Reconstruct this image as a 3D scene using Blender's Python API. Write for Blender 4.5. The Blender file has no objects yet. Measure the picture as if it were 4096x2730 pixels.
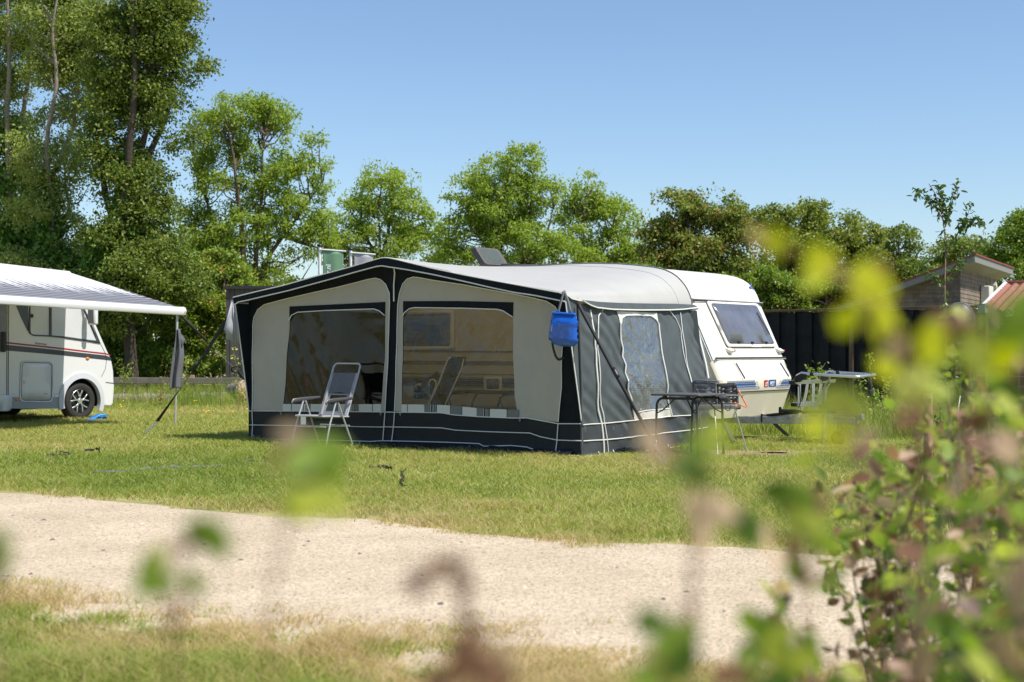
import bpy, math, random
import numpy as np
from mathutils import Vector, Matrix, noise, geometry

random.seed(7)
RNG = np.random.default_rng(11)
S = bpy.context.scene
COL = S.collection
rad = math.radians

# ------------------------------------------------------------------ camera, sky, sun
cam_d = bpy.data.cameras.new("camera")
cam = bpy.data.objects.new("camera", cam_d)
COL.objects.link(cam)
cam.location = (0, 0, 1.3)
cam.rotation_euler = (rad(90), 0, 0)
cam_d.lens = 50
cam_d.sensor_width = 36
cam_d.shift_y = 0.0089
cam_d.clip_start = 0.05
cam_d.clip_end = 3000
cam_d.dof.use_dof = True
cam_d.dof.focus_distance = 18.5
cam_d.dof.aperture_fstop = 2.8
cam_d.dof.aperture_blades = 9
S.camera = cam

SUN_EL, SUN_AZ = rad(56), math.atan2(.88, -.48)
world = bpy.data.worlds.new("World")
S.world = world
world.use_nodes = True
nt = world.node_tree
sky = nt.nodes.new("ShaderNodeTexSky")
sky.sky_type = 'NISHITA'
sky.sun_disc = False
sky.sun_elevation = SUN_EL
sky.sun_rotation = SUN_AZ
sky.air_density = 1.0
sky.dust_density = 0.45
sky.ozone_density = 4.4
bg = nt.nodes["Background"]
bg.inputs[1].default_value = 0.112
nt.links.new(sky.outputs[0], bg.inputs[0])

sun_d = bpy.data.lights.new("sun", 'SUN')
sun_d.energy = 4.4
sun_d.angle = rad(0.53)
sun_d.color = (1, .95, .86)
sun = bpy.data.objects.new("sun", sun_d)
COL.objects.link(sun)
sdir = Vector((math.sin(SUN_AZ) * math.cos(SUN_EL), math.cos(SUN_AZ) * math.cos(SUN_EL), math.sin(SUN_EL)))
sun.rotation_euler = sdir.to_track_quat('Z', 'Y').to_euler()
sun.location = sdir * 60

S.view_settings.view_transform = 'Standard'
S.view_settings.look = 'None'
S.view_settings.exposure = 0.47
S.view_settings.gamma = 1
S.render.engine = 'CYCLES'
S.cycles.max_bounces = 8
S.cycles.transparent_max_bounces = 16
S.cycles.sample_clamp_indirect = 6
S.cycles.use_denoising = True

# ------------------------------------------------------------------ measuring helpers
F, U0, VH, HC = 5688.9, 2048.0, 1401.3, 1.3      # photograph pixels (4096 wide), horizon row, eye height
def reg(ox, oy, s): return lambda x, y: (ox + x / s, oy + y / s)
PA, PB, PC, PD = reg(850, 980, 1.7425), reg(1450, 980, 1.7422), reg(2150, 980, 1.7429), reg(2650, 980, 1.7422)
PE, PF, PK = reg(0, 950, 1.742), reg(2600, 1480, 3.92), reg(3050, 1450, 3.92)
PH, PJ, PO = reg(1850, 960, 4.612), reg(1560, 1200, 3.136), reg(0, 0, 2353 / 4096.0)
PG = reg(3550, 950, 2.8516)
PW = reg(0, 1200, 2.85)
def ray(p): return Vector(((p[0] - U0) / F, 1, (VH - p[1]) / F))
def at(p, Y):
    d = ray(p); return Vector((0, 0, HC)) + d * Y
def ground(p, z=0.0):
    d = ray(p); return Vector((0, 0, HC)) + d * ((z - HC) / d.z)
class Frame:
    def __init__(s, o, deg):
        a = rad(deg); s.o = Vector(o); s.a = a
        s.ex = Vector((math.cos(a), math.sin(a), 0)); s.ey = Vector((-math.sin(a), math.cos(a), 0))
    def loc(s, P):
        q = P - s.o; return Vector((q.dot(s.ex), q.dot(s.ey), q.z))
    def wld(s, x, y, z=0): return s.o + s.ex * x + s.ey * y + Vector((0, 0, z))
    def hit(s, p, P0, n):
        N = s.ex * n[0] + s.ey * n[1] + Vector((0, 0, n[2])); d = ray(p); C0 = Vector((0, 0, HC))
        t = (s.wld(*P0) - C0).dot(N) / d.dot(N); return s.loc(C0 + d * t)
    def Y(s, p, y): return s.hit(p, (0, y, 0), (0, 1, 0))
    def X(s, p, x): return s.hit(p, (x, 0, 0), (1, 0, 0))
    def Z(s, p, z): return s.hit(p, (0, 0, z), (0, 0, 1))
TF = Frame((.845, 17.2, 0), -36.87)      # caravan and its awning
MF = Frame((-8.0, 26.5, 0), 57)          # motorhome

# ------------------------------------------------------------------ object helpers
def empty(name, loc=(0, 0, 0), rz=0.0):
    o = bpy.data.objects.new(name, None); COL.objects.link(o)
    o.location = loc; o.rotation_euler = (0, 0, rz); o.empty_display_size = .2
    return o
def tag(o, label=None, cat=None, group=None, kind=None):
    if label: o['label'] = label
    if cat: o['category'] = cat
    if group: o['group'] = group
    if kind: o['kind'] = kind
    return o
def thing(name, label, cat, loc=(0, 0, 0), rz=0.0, group=None):
    return tag(empty(name, loc, rz), label, cat, group)
def copy_tree(o, parent=None):
    c = o.copy(); COL.objects.link(c)
    if parent: c.parent = parent
    for ch in list(o.children): copy_tree(ch, c)
    return c

class MB:
    def __init__(s): s.v = []; s.f = []; s.m = []
    def add(s, vs, fs, mi=0):
        b = len(s.v); s.v += [Vector(v) for v in vs]
        for f in fs: s.f.append([b + i for i in f]); s.m.append(mi)
        return s
    def box(s, c, d, R=None, mi=0):
        c = Vector(c); R = R or Matrix.Identity(3)
        vs = [c + R @ Vector((x * d[0] / 2, y * d[1] / 2, z * d[2] / 2)) for z in (-1, 1) for y in (-1, 1) for x in (-1, 1)]
        return s.add(vs, [(0, 2, 3, 1), (4, 5, 7, 6), (0, 1, 5, 4), (2, 6, 7, 3), (0, 4, 6, 2), (1, 3, 7, 5)], mi)
    def bar(s, a, b, w, h, up=(0, 0, 1), mi=0):
        a, b = Vector(a), Vector(b); d = (b - a); L = d.length; d.normalize()
        u = Vector(up); sd = d.cross(u)
        if sd.length < 1e-4: sd = d.cross(Vector((1, 0, 0)))
        sd.normalize(); u = sd.cross(d)
        R = Matrix((d, sd, u)).transposed()
        return s.box((a + b) / 2, (L, w, h), R, mi)
    def tube(s, pts, r, n=8, closed=False, mi=0, caps=True, flat=1.0):
        P = [Vector(p) for p in pts]; N = len(P); b = len(s.v)
        rs = r if hasattr(r, '__len__') else [r] * N
        ref = None
        for i in range(N):
            t = (P[(i + 1) % N] - P[i - 1]) if closed else (P[min(i + 1, N - 1)] - P[max(i - 1, 0)])
            if t.length < 1e-9: t = Vector((0, 0, 1))
            t.normalize()
            if ref is None:
                ref = Vector((0, 0, 1)) if abs(t.z) < .9 else Vector((1, 0, 0))
            ref = ref - t * ref.dot(t)
            if ref.length < 1e-6: ref = t.orthogonal()
            ref.normalize(); bt = t.cross(ref)
            for k in range(n):
                a = 2 * math.pi * k / n
                s.v.append(P[i] + ref * (math.cos(a) * rs[i]) + bt * (math.sin(a) * rs[i] * flat))
        for i in range(N if closed else N - 1):
            for k in range(n):
                j = (i + 1) % N
                s.f.append([b + i * n + k, b + i * n + (k + 1) % n, b + j * n + (k + 1) % n, b + j * n + k]); s.m.append(mi)
        if caps and not closed:
            s.f.append([b + k for k in range(n)][::-1]); s.m.append(mi)
            s.f.append([b + (N - 1) * n + k for k in range(n)]); s.m.append(mi)
        return s
    def prism(s, poly, vec, mi=0):
        poly = [Vector(p) for p in poly]; n = len(poly); vec = Vector(vec)
        fs = [list(range(n))[::-1], list(range(n, 2 * n))] + [(i, (i + 1) % n, n + (i + 1) % n, n + i) for i in range(n)]
        return s.add(poly + [p + vec for p in poly], fs, mi)
    def strip(s, a, b, mi=0):
        n = len(a); return s.add(list(a) + list(b), [(i, i + 1, n + i + 1, n + i) for i in range(n - 1)], mi)
    def grid(s, fn, nu, nv, mi=0):
        vs = [fn(i / nu, j / nv) for j in range(nv + 1) for i in range(nu + 1)]
        w = nu + 1
        return s.add(vs, [(j * w + i, j * w + i + 1, (j + 1) * w + i + 1, (j + 1) * w + i) for j in range(nv) for i in range(nu)], mi)
    def lathe(s, prof, c, axis='z', n=24, mi=0):
        c = Vector(c); m = len(prof); vs = []
        for k in range(n):
            a = 2 * math.pi * k / n; ca, sa = math.cos(a), math.sin(a)
            for r, h in prof:
                vs.append(c + (Vector((r * ca, r * sa, h)) if axis == 'z' else Vector((r * ca, h, r * sa)) if axis == 'y' else Vector((h, r * ca, r * sa))))
        return s.add(vs, [(k * m + i, ((k + 1) % n) * m + i, ((k + 1) % n) * m + i + 1, k * m + i + 1) for k in range(n) for i in range(m - 1)], mi)
    def ball(s, c, r, n=10, sq=(1, 1, 1), mi=0):
        c = Vector(c); prof = [(math.sin(math.pi * i / n), -math.cos(math.pi * i / n)) for i in range(n + 1)]
        b = len(s.v); s.lathe([(max(p[0], 1e-3), p[1]) for p in prof], (0, 0, 0), 'z', n * 2, mi)
        for i in range(b, len(s.v)):
            v = s.v[i]; s.v[i] = c + Vector((v.x * r * sq[0], v.y * r * sq[1], v.z * r * sq[2]))
        return s
    def build(s, name, mats, parent=None, bevel=0, solid=0, sharp=40, sub=0):
        me = bpy.data.meshes.new(name)
        me.from_pydata([tuple(v) for v in s.v], [], s.f)
        mats = mats if isinstance(mats, (list, tuple)) else [mats]
        for m in mats: me.materials.append(m)
        me.polygons.foreach_set('material_index', s.m)
        me.polygons.foreach_set('use_smooth', [True] * len(s.f))
        me.set_sharp_from_angle(angle=rad(sharp))
        me.update()
        o = bpy.data.objects.new(name, me); COL.objects.link(o)
        if parent: o.parent = parent
        if solid:
            md = o.modifiers.new("s", 'SOLIDIFY'); md.thickness = solid; md.offset = 0
        if bevel:
            md = o.modifiers.new("b", 'BEVEL'); md.width = bevel; md.segments = 2; md.limit_method = 'ANGLE'; md.angle_limit = rad(40)
        if sub:
            md = o.modifiers.new("u", 'SUBSURF'); md.levels = sub; md.render_levels = sub
        return o

def text(body, size, mat, parent, org, xd, yd, name="lettering", sx=1.0, caps=False, extr=.0015, bold=0, align='LEFT'):
    cu = bpy.data.curves.new("t", 'FONT'); cu.body = body; cu.size = size; cu.extrude = extr; cu.offset = bold; cu.align_x = align
    cu.resolution_u = 3
    if caps:
        cu.small_caps_scale = .78
        for i, ch in enumerate(body):
            if ch.islower(): cu.body_format[i].use_small_caps = True
    o = bpy.data.objects.new("t", cu); COL.objects.link(o)
    dg = bpy.context.evaluated_depsgraph_get(); dg.update()
    me = bpy.data.meshes.new_from_object(o.evaluated_get(dg))
    bpy.data.objects.remove(o); bpy.data.curves.remove(cu)
    xd, yd = Vector(xd).normalized(), Vector(yd).normalized(); zd = xd.cross(yd).normalized()
    M = Matrix((xd * sx, yd, zd)).transposed().to_4x4(); M.translation = Vector(org)
    me.transform(M); me.name = name; me.materials.clear(); me.materials.append(mat)
    ob = bpy.data.objects.new(name, me); COL.objects.link(ob)
    if parent: ob.parent = parent
    return ob

def in_poly(px, py, poly):
    poly = np.asarray(poly, float); x1, y1 = poly[:, 0], poly[:, 1]; x2, y2 = np.roll(x1, -1), np.roll(y1, -1)
    px, py = np.asarray(px)[:, None], np.asarray(py)[:, None]
    c = (y1 > py) != (y2 > py)
    with np.errstate(divide='ignore', invalid='ignore'):
        xi = (x2 - x1) * (py - y1) / (y2 - y1) + x1
    return (np.sum(c & (px < xi), axis=1) % 2) == 1
def dens(poly, h, closed=True):
    out = []; n = len(poly)
    for i in range(n if closed else n - 1):
        a, b = poly[i], poly[(i + 1) % n]; L = math.hypot(b[0] - a[0], b[1] - a[1]); k = max(1, int(L / h))
        for j in range(k): out.append((a[0] + (b[0] - a[0]) * j / k, a[1] + (b[1] - a[1]) * j / k))
    if not closed: out.append(tuple(poly[-1]))
    return out
def sheet(mb, outer, place, holes=(), h=.08, mi=0):
    """a cloth panel: outline with holes, filled with triangles and put in space by place(a, b)"""
    rings = [dens([(p[0], p[1]) for p in outer], h)] + [dens([(p[0], p[1]) for p in q], h) for q in holes]
    vs, es = [], []
    for r in rings:
        b = len(vs); vs += r; es += [(b + i, b + (i + 1) % len(r)) for i in range(len(r))]
    xs = [p[0] for p in rings[0]]; zs = [p[1] for p in rings[0]]
    gx, gz = np.meshgrid(np.arange(min(xs), max(xs), h), np.arange(min(zs), max(zs), h)); gx, gz = gx.ravel() + .013, gz.ravel() + .011
    ok = in_poly(gx, gz, rings[0])
    for q in rings[1:]: ok &= ~in_poly(gx, gz, q)
    ring_pts = np.array(vs); g = np.stack([gx[ok], gz[ok]], 1)
    if len(g):
        d = np.min(((g[:, None, :] - ring_pts[None]) ** 2).sum(2), axis=1); g = g[d > (h * .45) ** 2]
    vs += [tuple(p) for p in g]
    V, E_, T, *_ = geometry.delaunay_2d_cdt([Vector(p) for p in vs], es, [], 0, 1e-5)
    if not T: return mb
    c = np.array([[sum(V[i].x for i in t) / 3, sum(V[i].y for i in t) / 3] for t in T])
    ok = in_poly(c[:, 0], c[:, 1], rings[0])
    for q in rings[1:]: ok &= ~in_poly(c[:, 0], c[:, 1], q)
    return mb.add([place(v.x, v.y) for v in V], [tuple(t) for t, k in zip(T, ok) if k], mi)

# ------------------------------------------------------------------ materials
def node(nt_, t, **kw):
    n = nt_.nodes.new(t)
    for k, v in kw.items(): setattr(n, k, v)
    return n
def material(name, col, rough=.6, metal=0.0, spec=.5, var=0.0, vscale=6.0, bump=0.0, bscale=40.0, bdist=.01, trans=0.0, coat=0.0, col2=None, detail=6):
    m = bpy.data.materials.new(name); m.use_nodes = True; t = m.node_tree; p = t.nodes["Principled BSDF"]
    p.inputs['Base Color'].default_value = (*col, 1); p.inputs['Roughness'].default_value = rough
    p.inputs['Metallic'].default_value = metal; p.inputs['Specular IOR Level'].default_value = spec
    p.inputs['Coat Weight'].default_value = coat; p.inputs['Coat Roughness'].default_value = .08
    tc = node(t, 'ShaderNodeTexCoord')
    if var or col2:
        nz = node(t, 'ShaderNodeTexNoise'); nz.inputs['Scale'].default_value = vscale; nz.inputs['Detail'].default_value = detail; nz.inputs['Roughness'].default_value = .65
        t.links.new(tc.outputs['Object'], nz.inputs['Vector'])
        rp = node(t, 'ShaderNodeValToRGB'); rp.color_ramp.elements[0].position = .3; rp.color_ramp.elements[1].position = .7
        c2 = col2 or col
        rp.color_ramp.elements[0].color = (*[max(0, c * (1 - var)) for c in col], 1); rp.color_ramp.elements[1].color = (*[min(1, c * (1 + var)) for c in c2], 1)
        t.links.new(nz.outputs['Fac'], rp.inputs['Fac']); t.links.new(rp.outputs['Color'], p.inputs['Base Color'])
        src = rp.outputs['Color']
    else: src = None
    if bump:
        nb = node(t, 'ShaderNodeTexNoise'); nb.inputs['Scale'].default_value = bscale; nb.inputs['Detail'].default_value = 4
        t.links.new(tc.outputs['Object'], nb.inputs['Vector'])
        bp = node(t, 'ShaderNodeBump'); bp.inputs['Strength'].default_value = bump; bp.inputs['Distance'].default_value = bdist
        t.links.new(nb.outputs['Fac'], bp.inputs['Height']); t.links.new(bp.outputs['Normal'], p.inputs['Normal'])
    if trans:
        tr = node(t, 'ShaderNodeBsdfTranslucent'); tr.inputs['Color'].default_value = (*col, 1)
        if src: t.links.new(src, tr.inputs['Color'])
        mx = node(t, 'ShaderNodeMixShader'); mx.inputs[0].default_value = trans
        t.links.new(p.outputs[0], mx.inputs[1]); t.links.new(tr.outputs[0], mx.inputs[2])
        t.links.new(mx.outputs[0], t.nodes["Material Output"].inputs[0])
    return m
def leaf_mat(name, cols, trans=.4, rough=.5, spec=.35, boost=1.5, grass=False):
    """foliage: colour by each leaf's own tint, light passing through"""
    m = bpy.data.materials.new(name); m.use_nodes = True; t = m.node_tree; p = t.nodes["Principled BSDF"]
    at_ = node(t, 'ShaderNodeAttribute', attribute_name='tint')
    rp = node(t, 'ShaderNodeValToRGB'); e = rp.color_ramp.elements
    while len(e) < len(cols): e.new(.5)
    for i, (pos, c) in enumerate(cols): e[i].position = pos; e[i].color = (*c, 1)
    t.links.new(at_.outputs['Fac'], rp.inputs['Fac']); t.links.new(rp.outputs['Color'], p.inputs['Base Color'])
    p.inputs['Roughness'].default_value = rough; p.inputs['Specular IOR Level'].default_value = spec
    tr = node(t, 'ShaderNodeBsdfTranslucent')
    gm = node(t, 'ShaderNodeMix', data_type='RGBA', blend_type='MULTIPLY'); gm.inputs['Factor'].default_value = 1
    gm.inputs[7].default_value = (boost * 1.05, boost * 1.1, boost * .6, 1)
    t.links.new(rp.outputs['Color'], gm.inputs[6]); t.links.new(gm.outputs[2], tr.inputs['Color'])
    mx = node(t, 'ShaderNodeMixShader'); mx.inputs[0].default_value = trans
    t.links.new(p.outputs[0], mx.inputs[1]); t.links.new(tr.outputs[0], mx.inputs[2]); t.links.new(mx.outputs[0], t.nodes["Material Output"].inputs[0])
    return m
def clear_vinyl(name, tint=(.8, .78, .72), refl=.28, scale=5.0, strength=.5, crinkle=22.0, body=.0, bodycol=(.4, .4, .4), crk=.25):
    m = bpy.data.materials.new(name); m.use_nodes = True; t = m.node_tree
    t.nodes.remove(t.nodes["Principled BSDF"])
    tc = node(t, 'ShaderNodeTexCoord'); mp = node(t, 'ShaderNodeMapping'); mp.inputs['Scale'].default_value = (1, 1, .6)
    t.links.new(tc.outputs['Object'], mp.inputs['Vector'])
    n1 = node(t, 'ShaderNodeTexNoise'); n1.inputs['Scale'].default_value = scale; n1.inputs['Detail'].default_value = 2; n1.inputs['Distortion'].default_value = 1.2
    n2 = node(t, 'ShaderNodeTexNoise'); n2.inputs['Scale'].default_value = crinkle; n2.inputs['Detail'].default_value = 3; n2.inputs['Distortion'].default_value = 1.8
    t.links.new(mp.outputs[0], n1.inputs['Vector']); t.links.new(mp.outputs[0], n2.inputs['Vector'])
    ad = node(t, 'ShaderNodeMath', operation='MULTIPLY_ADD'); ad.inputs[1].default_value = crk
    t.links.new(n2.outputs['Fac'], ad.inputs[0]); t.links.new(n1.outputs['Fac'], ad.inputs[2])
    bp = node(t, 'ShaderNodeBump'); bp.inputs['Strength'].default_value = strength; bp.inputs['Distance'].default_value = .05
    t.links.new(ad.outputs[0], bp.inputs['Height'])
    gl = node(t, 'ShaderNodeBsdfGlossy'); gl.inputs['Roughness'].default_value = .04
    t.links.new(bp.outputs[0], gl.inputs['Normal'])
    tp = node(t, 'ShaderNodeBsdfTransparent'); tp.inputs['Color'].default_value = (*tint, 1)
    fr0 = node(t, 'ShaderNodeLayerWeight'); fr0.inputs['Blend'].default_value = .5; t.links.new(bp.outputs[0], fr0.inputs['Normal'])
    fr = node(t, 'ShaderNodeMath', operation='POWER'); fr.inputs[1].default_value = 3.5; t.links.new(fr0.outputs['Facing'], fr.inputs[0])
    fa = node(t, 'ShaderNodeMath', operation='MULTIPLY_ADD'); fa.inputs[1].default_value = .8; fa.inputs[2].default_value = refl; fa.use_clamp = True
    t.links.new(fr.outputs[0], fa.inputs[0])
    mx = node(t, 'ShaderNodeMixShader'); t.links.new(fa.outputs[0], mx.inputs[0]); t.links.new(tp.outputs[0], mx.inputs[1]); t.links.new(gl.outputs[0], mx.inputs[2])
    out = mx.outputs[0]
    if body:
        df = node(t, 'ShaderNodeBsdfDiffuse'); df.inputs['Color'].default_value = (*bodycol, 1)
        m2 = node(t, 'ShaderNodeMixShader'); m2.inputs[0].default_value = body
        t.links.new(out, m2.inputs[1]); t.links.new(df.outputs[0], m2.inputs[2]); out = m2.outputs[0]
    t.links.new(out, t.nodes["Material Output"].inputs[0])
    return m

M = {}
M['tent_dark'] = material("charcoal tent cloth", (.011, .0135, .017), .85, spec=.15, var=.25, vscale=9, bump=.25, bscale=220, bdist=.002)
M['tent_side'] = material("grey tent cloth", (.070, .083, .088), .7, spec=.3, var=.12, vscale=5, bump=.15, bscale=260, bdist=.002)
M['tent_beige'] = material("beige tent cloth", (.45, .42, .365), .8, spec=.2, var=.05, vscale=3, bump=.15, bscale=240, bdist=.002, trans=.10)
M['tent_roof'] = material("pale roof cloth", (.51, .505, .485), .65, spec=.2, var=.04, vscale=2.5, trans=.2)
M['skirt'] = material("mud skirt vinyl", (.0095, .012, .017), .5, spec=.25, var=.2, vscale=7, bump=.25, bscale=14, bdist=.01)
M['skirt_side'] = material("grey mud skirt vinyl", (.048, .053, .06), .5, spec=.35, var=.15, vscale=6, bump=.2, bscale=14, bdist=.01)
M['piping'] = material("white piping", (.72, .72, .68), .5)
M['cream'] = material("cream trim cloth", (.66, .65, .60), .75, trans=.1)
M['greytrim'] = material("grey trim cloth", (.16, .16, .16), .75)
M['vinyl'] = clear_vinyl("clear tent vinyl", (.96, .80, .57), .045, 2.2, .6, 12, crk=.2, body=.02, bodycol=(.5, .43, .33))
M['vinyl_l'] = clear_vinyl("dimmed clear vinyl", (.50, .50, .50), .035, 1.4, .3, 9, crk=.08)  # clear pane; tint darkened to stand for the dim interior behind it
M['vinyl_side'] = clear_vinyl("clear side vinyl", (.70, .73, .78), .24, 3.0, .9, 11, body=.10, bodycol=(.55, .6, .68), crk=.35)
M['white'] = material("caravan white", (.78, .75, .665), .35, spec=.5, var=.03, vscale=3, coat=.15, bump=.03, bscale=90, bdist=.002)
M['cream_body'] = material("caravan cream", (.80, .73, .59), .38, spec=.45, var=.03, vscale=3, coat=.1)
M['hammer'] = material("hammered white skin", (.76, .74, .68), .4, spec=.5, bump=.7, bscale=70, bdist=.006)
M['silver'] = material("silver aluminium", (.72, .73, .74), .32, metal=.9)
M['galv'] = material("galvanised steel", (.33, .34, .35), .5, metal=.7, var=.3, vscale=14)
M['chrome'] = material("bright steel", (.8, .8, .8), .18, metal=1)
M['black'] = material("black plastic", (.012, .012, .013), .45)
M['rubber'] = material("tyre rubber", (.022, .021, .02), .8, var=.3, vscale=20, bump=.2, bscale=60)
M['blue_dec'] = material("blue decal", (.022, .10, .36), .35)
M['navy'] = material("navy strip", (.02, .04, .14), .4)
M['red_dec'] = material("red decal", (.55, .02, .025), .35)
M['white_dec'] = material("white decal", (.85, .85, .85), .4)
M['glass_front'] = material("tinted acrylic", (.12, .125, .15), .22, spec=.5, var=.2, vscale=4, coat=.25)
M['seal'] = material("dark seal", (.03, .03, .032), .6)
M['mh_white'] = material("motorhome white", (.68, .68, .675), .25, spec=.5, coat=.3)
M['mh_grey'] = material("motorhome grey band", (.045, .048, .055), .35, coat=.2)
M['mh_skirt'] = material("motorhome skirt grey", (.30, .32, .34), .4, coat=.1)
M['mh_arch'] = material("arch trim grey", (.52, .53, .56), .45)
M['mh_red'] = material("motorhome red line", (.33, .015, .025), .35)
M['amber'] = material("amber lens", (.75, .20, .005), .2, coat=.4)
M['rim_dark'] = material("rim dark", (.03, .03, .032), .35, metal=.4)
M['under'] = material("dark underside", (.008, .008, .008), .9)
M['strap'] = material("dark webbing", (.012, .012, .014), .7, bump=.3, bscale=300, bdist=.002)
M['strap_grey'] = material("grey worn webbing", (.13, .135, .15), .8)
M['bag'] = material("glossy blue tarpaulin", (.008, .10, .50), .22, spec=.5, coat=.35, bump=.25, bscale=6, bdist=.03)
M['bag_trim'] = material("bright blue plastic", (.03, .16, .60), .3)
M['blue_plastic'] = material("blue block plastic", (.015, .22, .62), .4)
M['towel'] = material("dark grey towel", (.15, .15, .165), .95, spec=.1, var=.15, vscale=30, bump=1.0, bscale=150, bdist=.008)
M['towel_light'] = material("pale grey quilted cloth", (.36, .37, .40), .9, spec=.1, bump=.6, bscale=40, bdist=.006)
M['chair_cloth'] = material("dark grey mesh cloth", (.13, .125, .13), .7, var=.12, vscale=12, bump=.3, bscale=300, bdist=.002)
M['chair_sleeve'] = material("grey sleeve cloth", (.30, .29, .295), .7, var=.1, vscale=14)
M['chair_arm'] = material("dark grey plastic", (.07, .07, .08), .35)
M['alu'] = material("pale tube", (.48, .49, .50), .5, metal=.4)
M['table_top'] = material("grey table plate", (.075, .075, .085), .5)
M['tube_dark'] = material("anthracite tube", (.016, .018, .022), .38)
M['grill_panel'] = material("grill panel grey", (.12, .122, .13), .45, metal=.2)
M['grill_dark'] = material("grill panel dark", (.05, .05, .052), .45, metal=.2)
M['tray'] = material("grill tray silver", (.38, .38, .38), .4, metal=.5)
M['hose'] = material("orange hose", (.72, .13, .02), .45)
M['fence_black'] = material("black stained board", (.009, .010, .013), .75, spec=.3, var=.6, vscale=3, bump=.3, bscale=18)
M['wood_grey'] = material("weathered timber", (.15, .13, .105), .85, var=.3, vscale=5, bump=.5, bscale=16, bdist=.01)
M['wood_brown'] = material("brown timber", (.13, .085, .055), .85, var=.3, vscale=6, bump=.4, bscale=18)
M['stake'] = material("pale timber stake", (.36, .23, .13), .85, var=.2, vscale=9, bump=.4, bscale=24)
M['clad'] = material("grey brown cladding", (.135, .098, .072), .85, var=.3, vscale=2.2, col2=(.21, .165, .13), bump=.3, bscale=14)
M['shed'] = material("shed boards", (.085, .072, .066), .85, var=.25, vscale=2, bump=.3, bscale=12)
M['fascia'] = material("fascia grey", (.20, .205, .19), .6)
M['roof_red'] = material("red roof edge", (.22, .05, .04), .7)
M['tile'] = material("terracotta tiles", (.30, .115, .085), .75, var=.2, vscale=5, bump=.3, bscale=25)
M['bark_pale'] = material("pale bark", (.26, .22, .18), .9, var=.35, vscale=3, bump=.6, bscale=9, bdist=.03)
M['bark'] = material("brown bark", (.13, .095, .065), .9, var=.35, vscale=3, bump=.7, bscale=10, bdist=.03)
M['bark_dark'] = material("dark bark", (.055, .042, .03), .9, var=.35, vscale=3, bump=.7, bscale=10, bdist=.03)
M['stem'] = material("twig bark", (.20, .14, .09), .8, var=.3, vscale=20)
M['stem_red'] = material("reddish twig", (.16, .075, .05), .7, var=.2, vscale=20)
M['log'] = material("weathered log bark", (.24, .20, .165), .9, var=.45, vscale=9, bump=1.0, bscale=14, bdist=.04)
M['log_end'] = material("cut log end", (.45, .34, .22), .85, var=.2, vscale=10)
M['flag_green'] = material("green flag cloth", (.24, .43, .26), .7, var=.1, vscale=3, trans=.35)
M['flag_white'] = material("pale flag cloth", (.60, .58, .60), .7, trans=.35)
M['pole_white'] = material("white pole", (.75, .75, .73), .4)
M['smoke'] = material("smoked dome plastic", (.06, .057, .057), .55, spec=.25, coat=.0, var=.1, vscale=6)
M['smoke_in'] = material("greenish dome inner", (.09, .11, .105), .8, spec=.1, var=.25, vscale=60)
M['dish'] = material("dark dish", (.05, .045, .045), .5)
M['flower_y'] = material("yellow petals", (.85, .55, .01), .6)
M['flower_w'] = material("white petals", (.8, .8, .78), .6)
M['curtain'] = material("pleated pale blind", (.64, .65, .67), .7)
M['indoor_blue'] = material("blue cloth", (.03, .13, .30), .7, var=.2, vscale=9)
M['indoor_dark'] = material("dark olive cushion", (.018, .017, .010), .8)
M['floorcloth'] = material("ground sheet", (.03, .03, .03), .9)
M['stripe_alu'] = material("cream ribbed skin", (.66, .60, .45), .5)

M['ash'] = leaf_mat("ash leaves", [(0, (.14, .21, .03)), (.5, (.26, .35, .05)), (1, (.42, .47, .10))], .42)
M['dark_leaf'] = leaf_mat("dark leaves", [(0, (.055, .09, .018)), (.55, (.155, .215, .036)), (1, (.38, .39, .09))], .36)
M['poplar'] = leaf_mat("grey green leaves", [(0, (.11, .16, .04)), (.5, (.25, .31, .08)), (1, (.46, .47, .16))], .38)
M['ivy'] = leaf_mat("ivy leaves", [(0, (.03, .075, .010)), (.6, (.10, .22, .025)), (1, (.24, .36, .05))], .25, rough=.35, spec=.5)
M['maple'] = leaf_mat("mixed maple leaves", [(0, (.085, .13, .025)), (.6, (.19, .25, .045)), (.85, (.30, .30, .07)), (1, (.42, .24, .11))], .34)
M['bush'] = leaf_mat("bush leaves", [(0, (.07, .125, .02)), (.5, (.18, .27, .035)), (.9, (.36, .40, .07)), (1, (.42, .20, .09))], .36)
M['cherry'] = leaf_mat("cherry leaves", [(0, (.035, .08, .016)), (1, (.13, .19, .035))], .3, rough=.35)
M['hedge'] = leaf_mat("hedge leaves", [(0, (.055, .11, .02)), (.5, (.18, .27, .035)), (1, (.44, .47, .09))], .52)
M['hedge_y'] = leaf_mat("young yellow leaves", [(0, (.42, .46, .008)), (1, (.60, .58, .012))], .6)
M['dead'] = leaf_mat("old brown leaves", [(0, (.075, .030, .025)), (.45, (.23, .115, .07)), (.8, (.42, .27, .18)), (1, (.62, .44, .31))], .35, rough=.45, spec=.35, boost=1.2)
M['grass'] = leaf_mat("grass blades", [(0, (.12, .19, .028)), (.35, (.235, .31, .052)), (.62, (.38, .40, .10)), (.82, (.50, .41, .18)), (1, (.56, .43, .26))], .42, rough=.55, boost=1.2)

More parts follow.
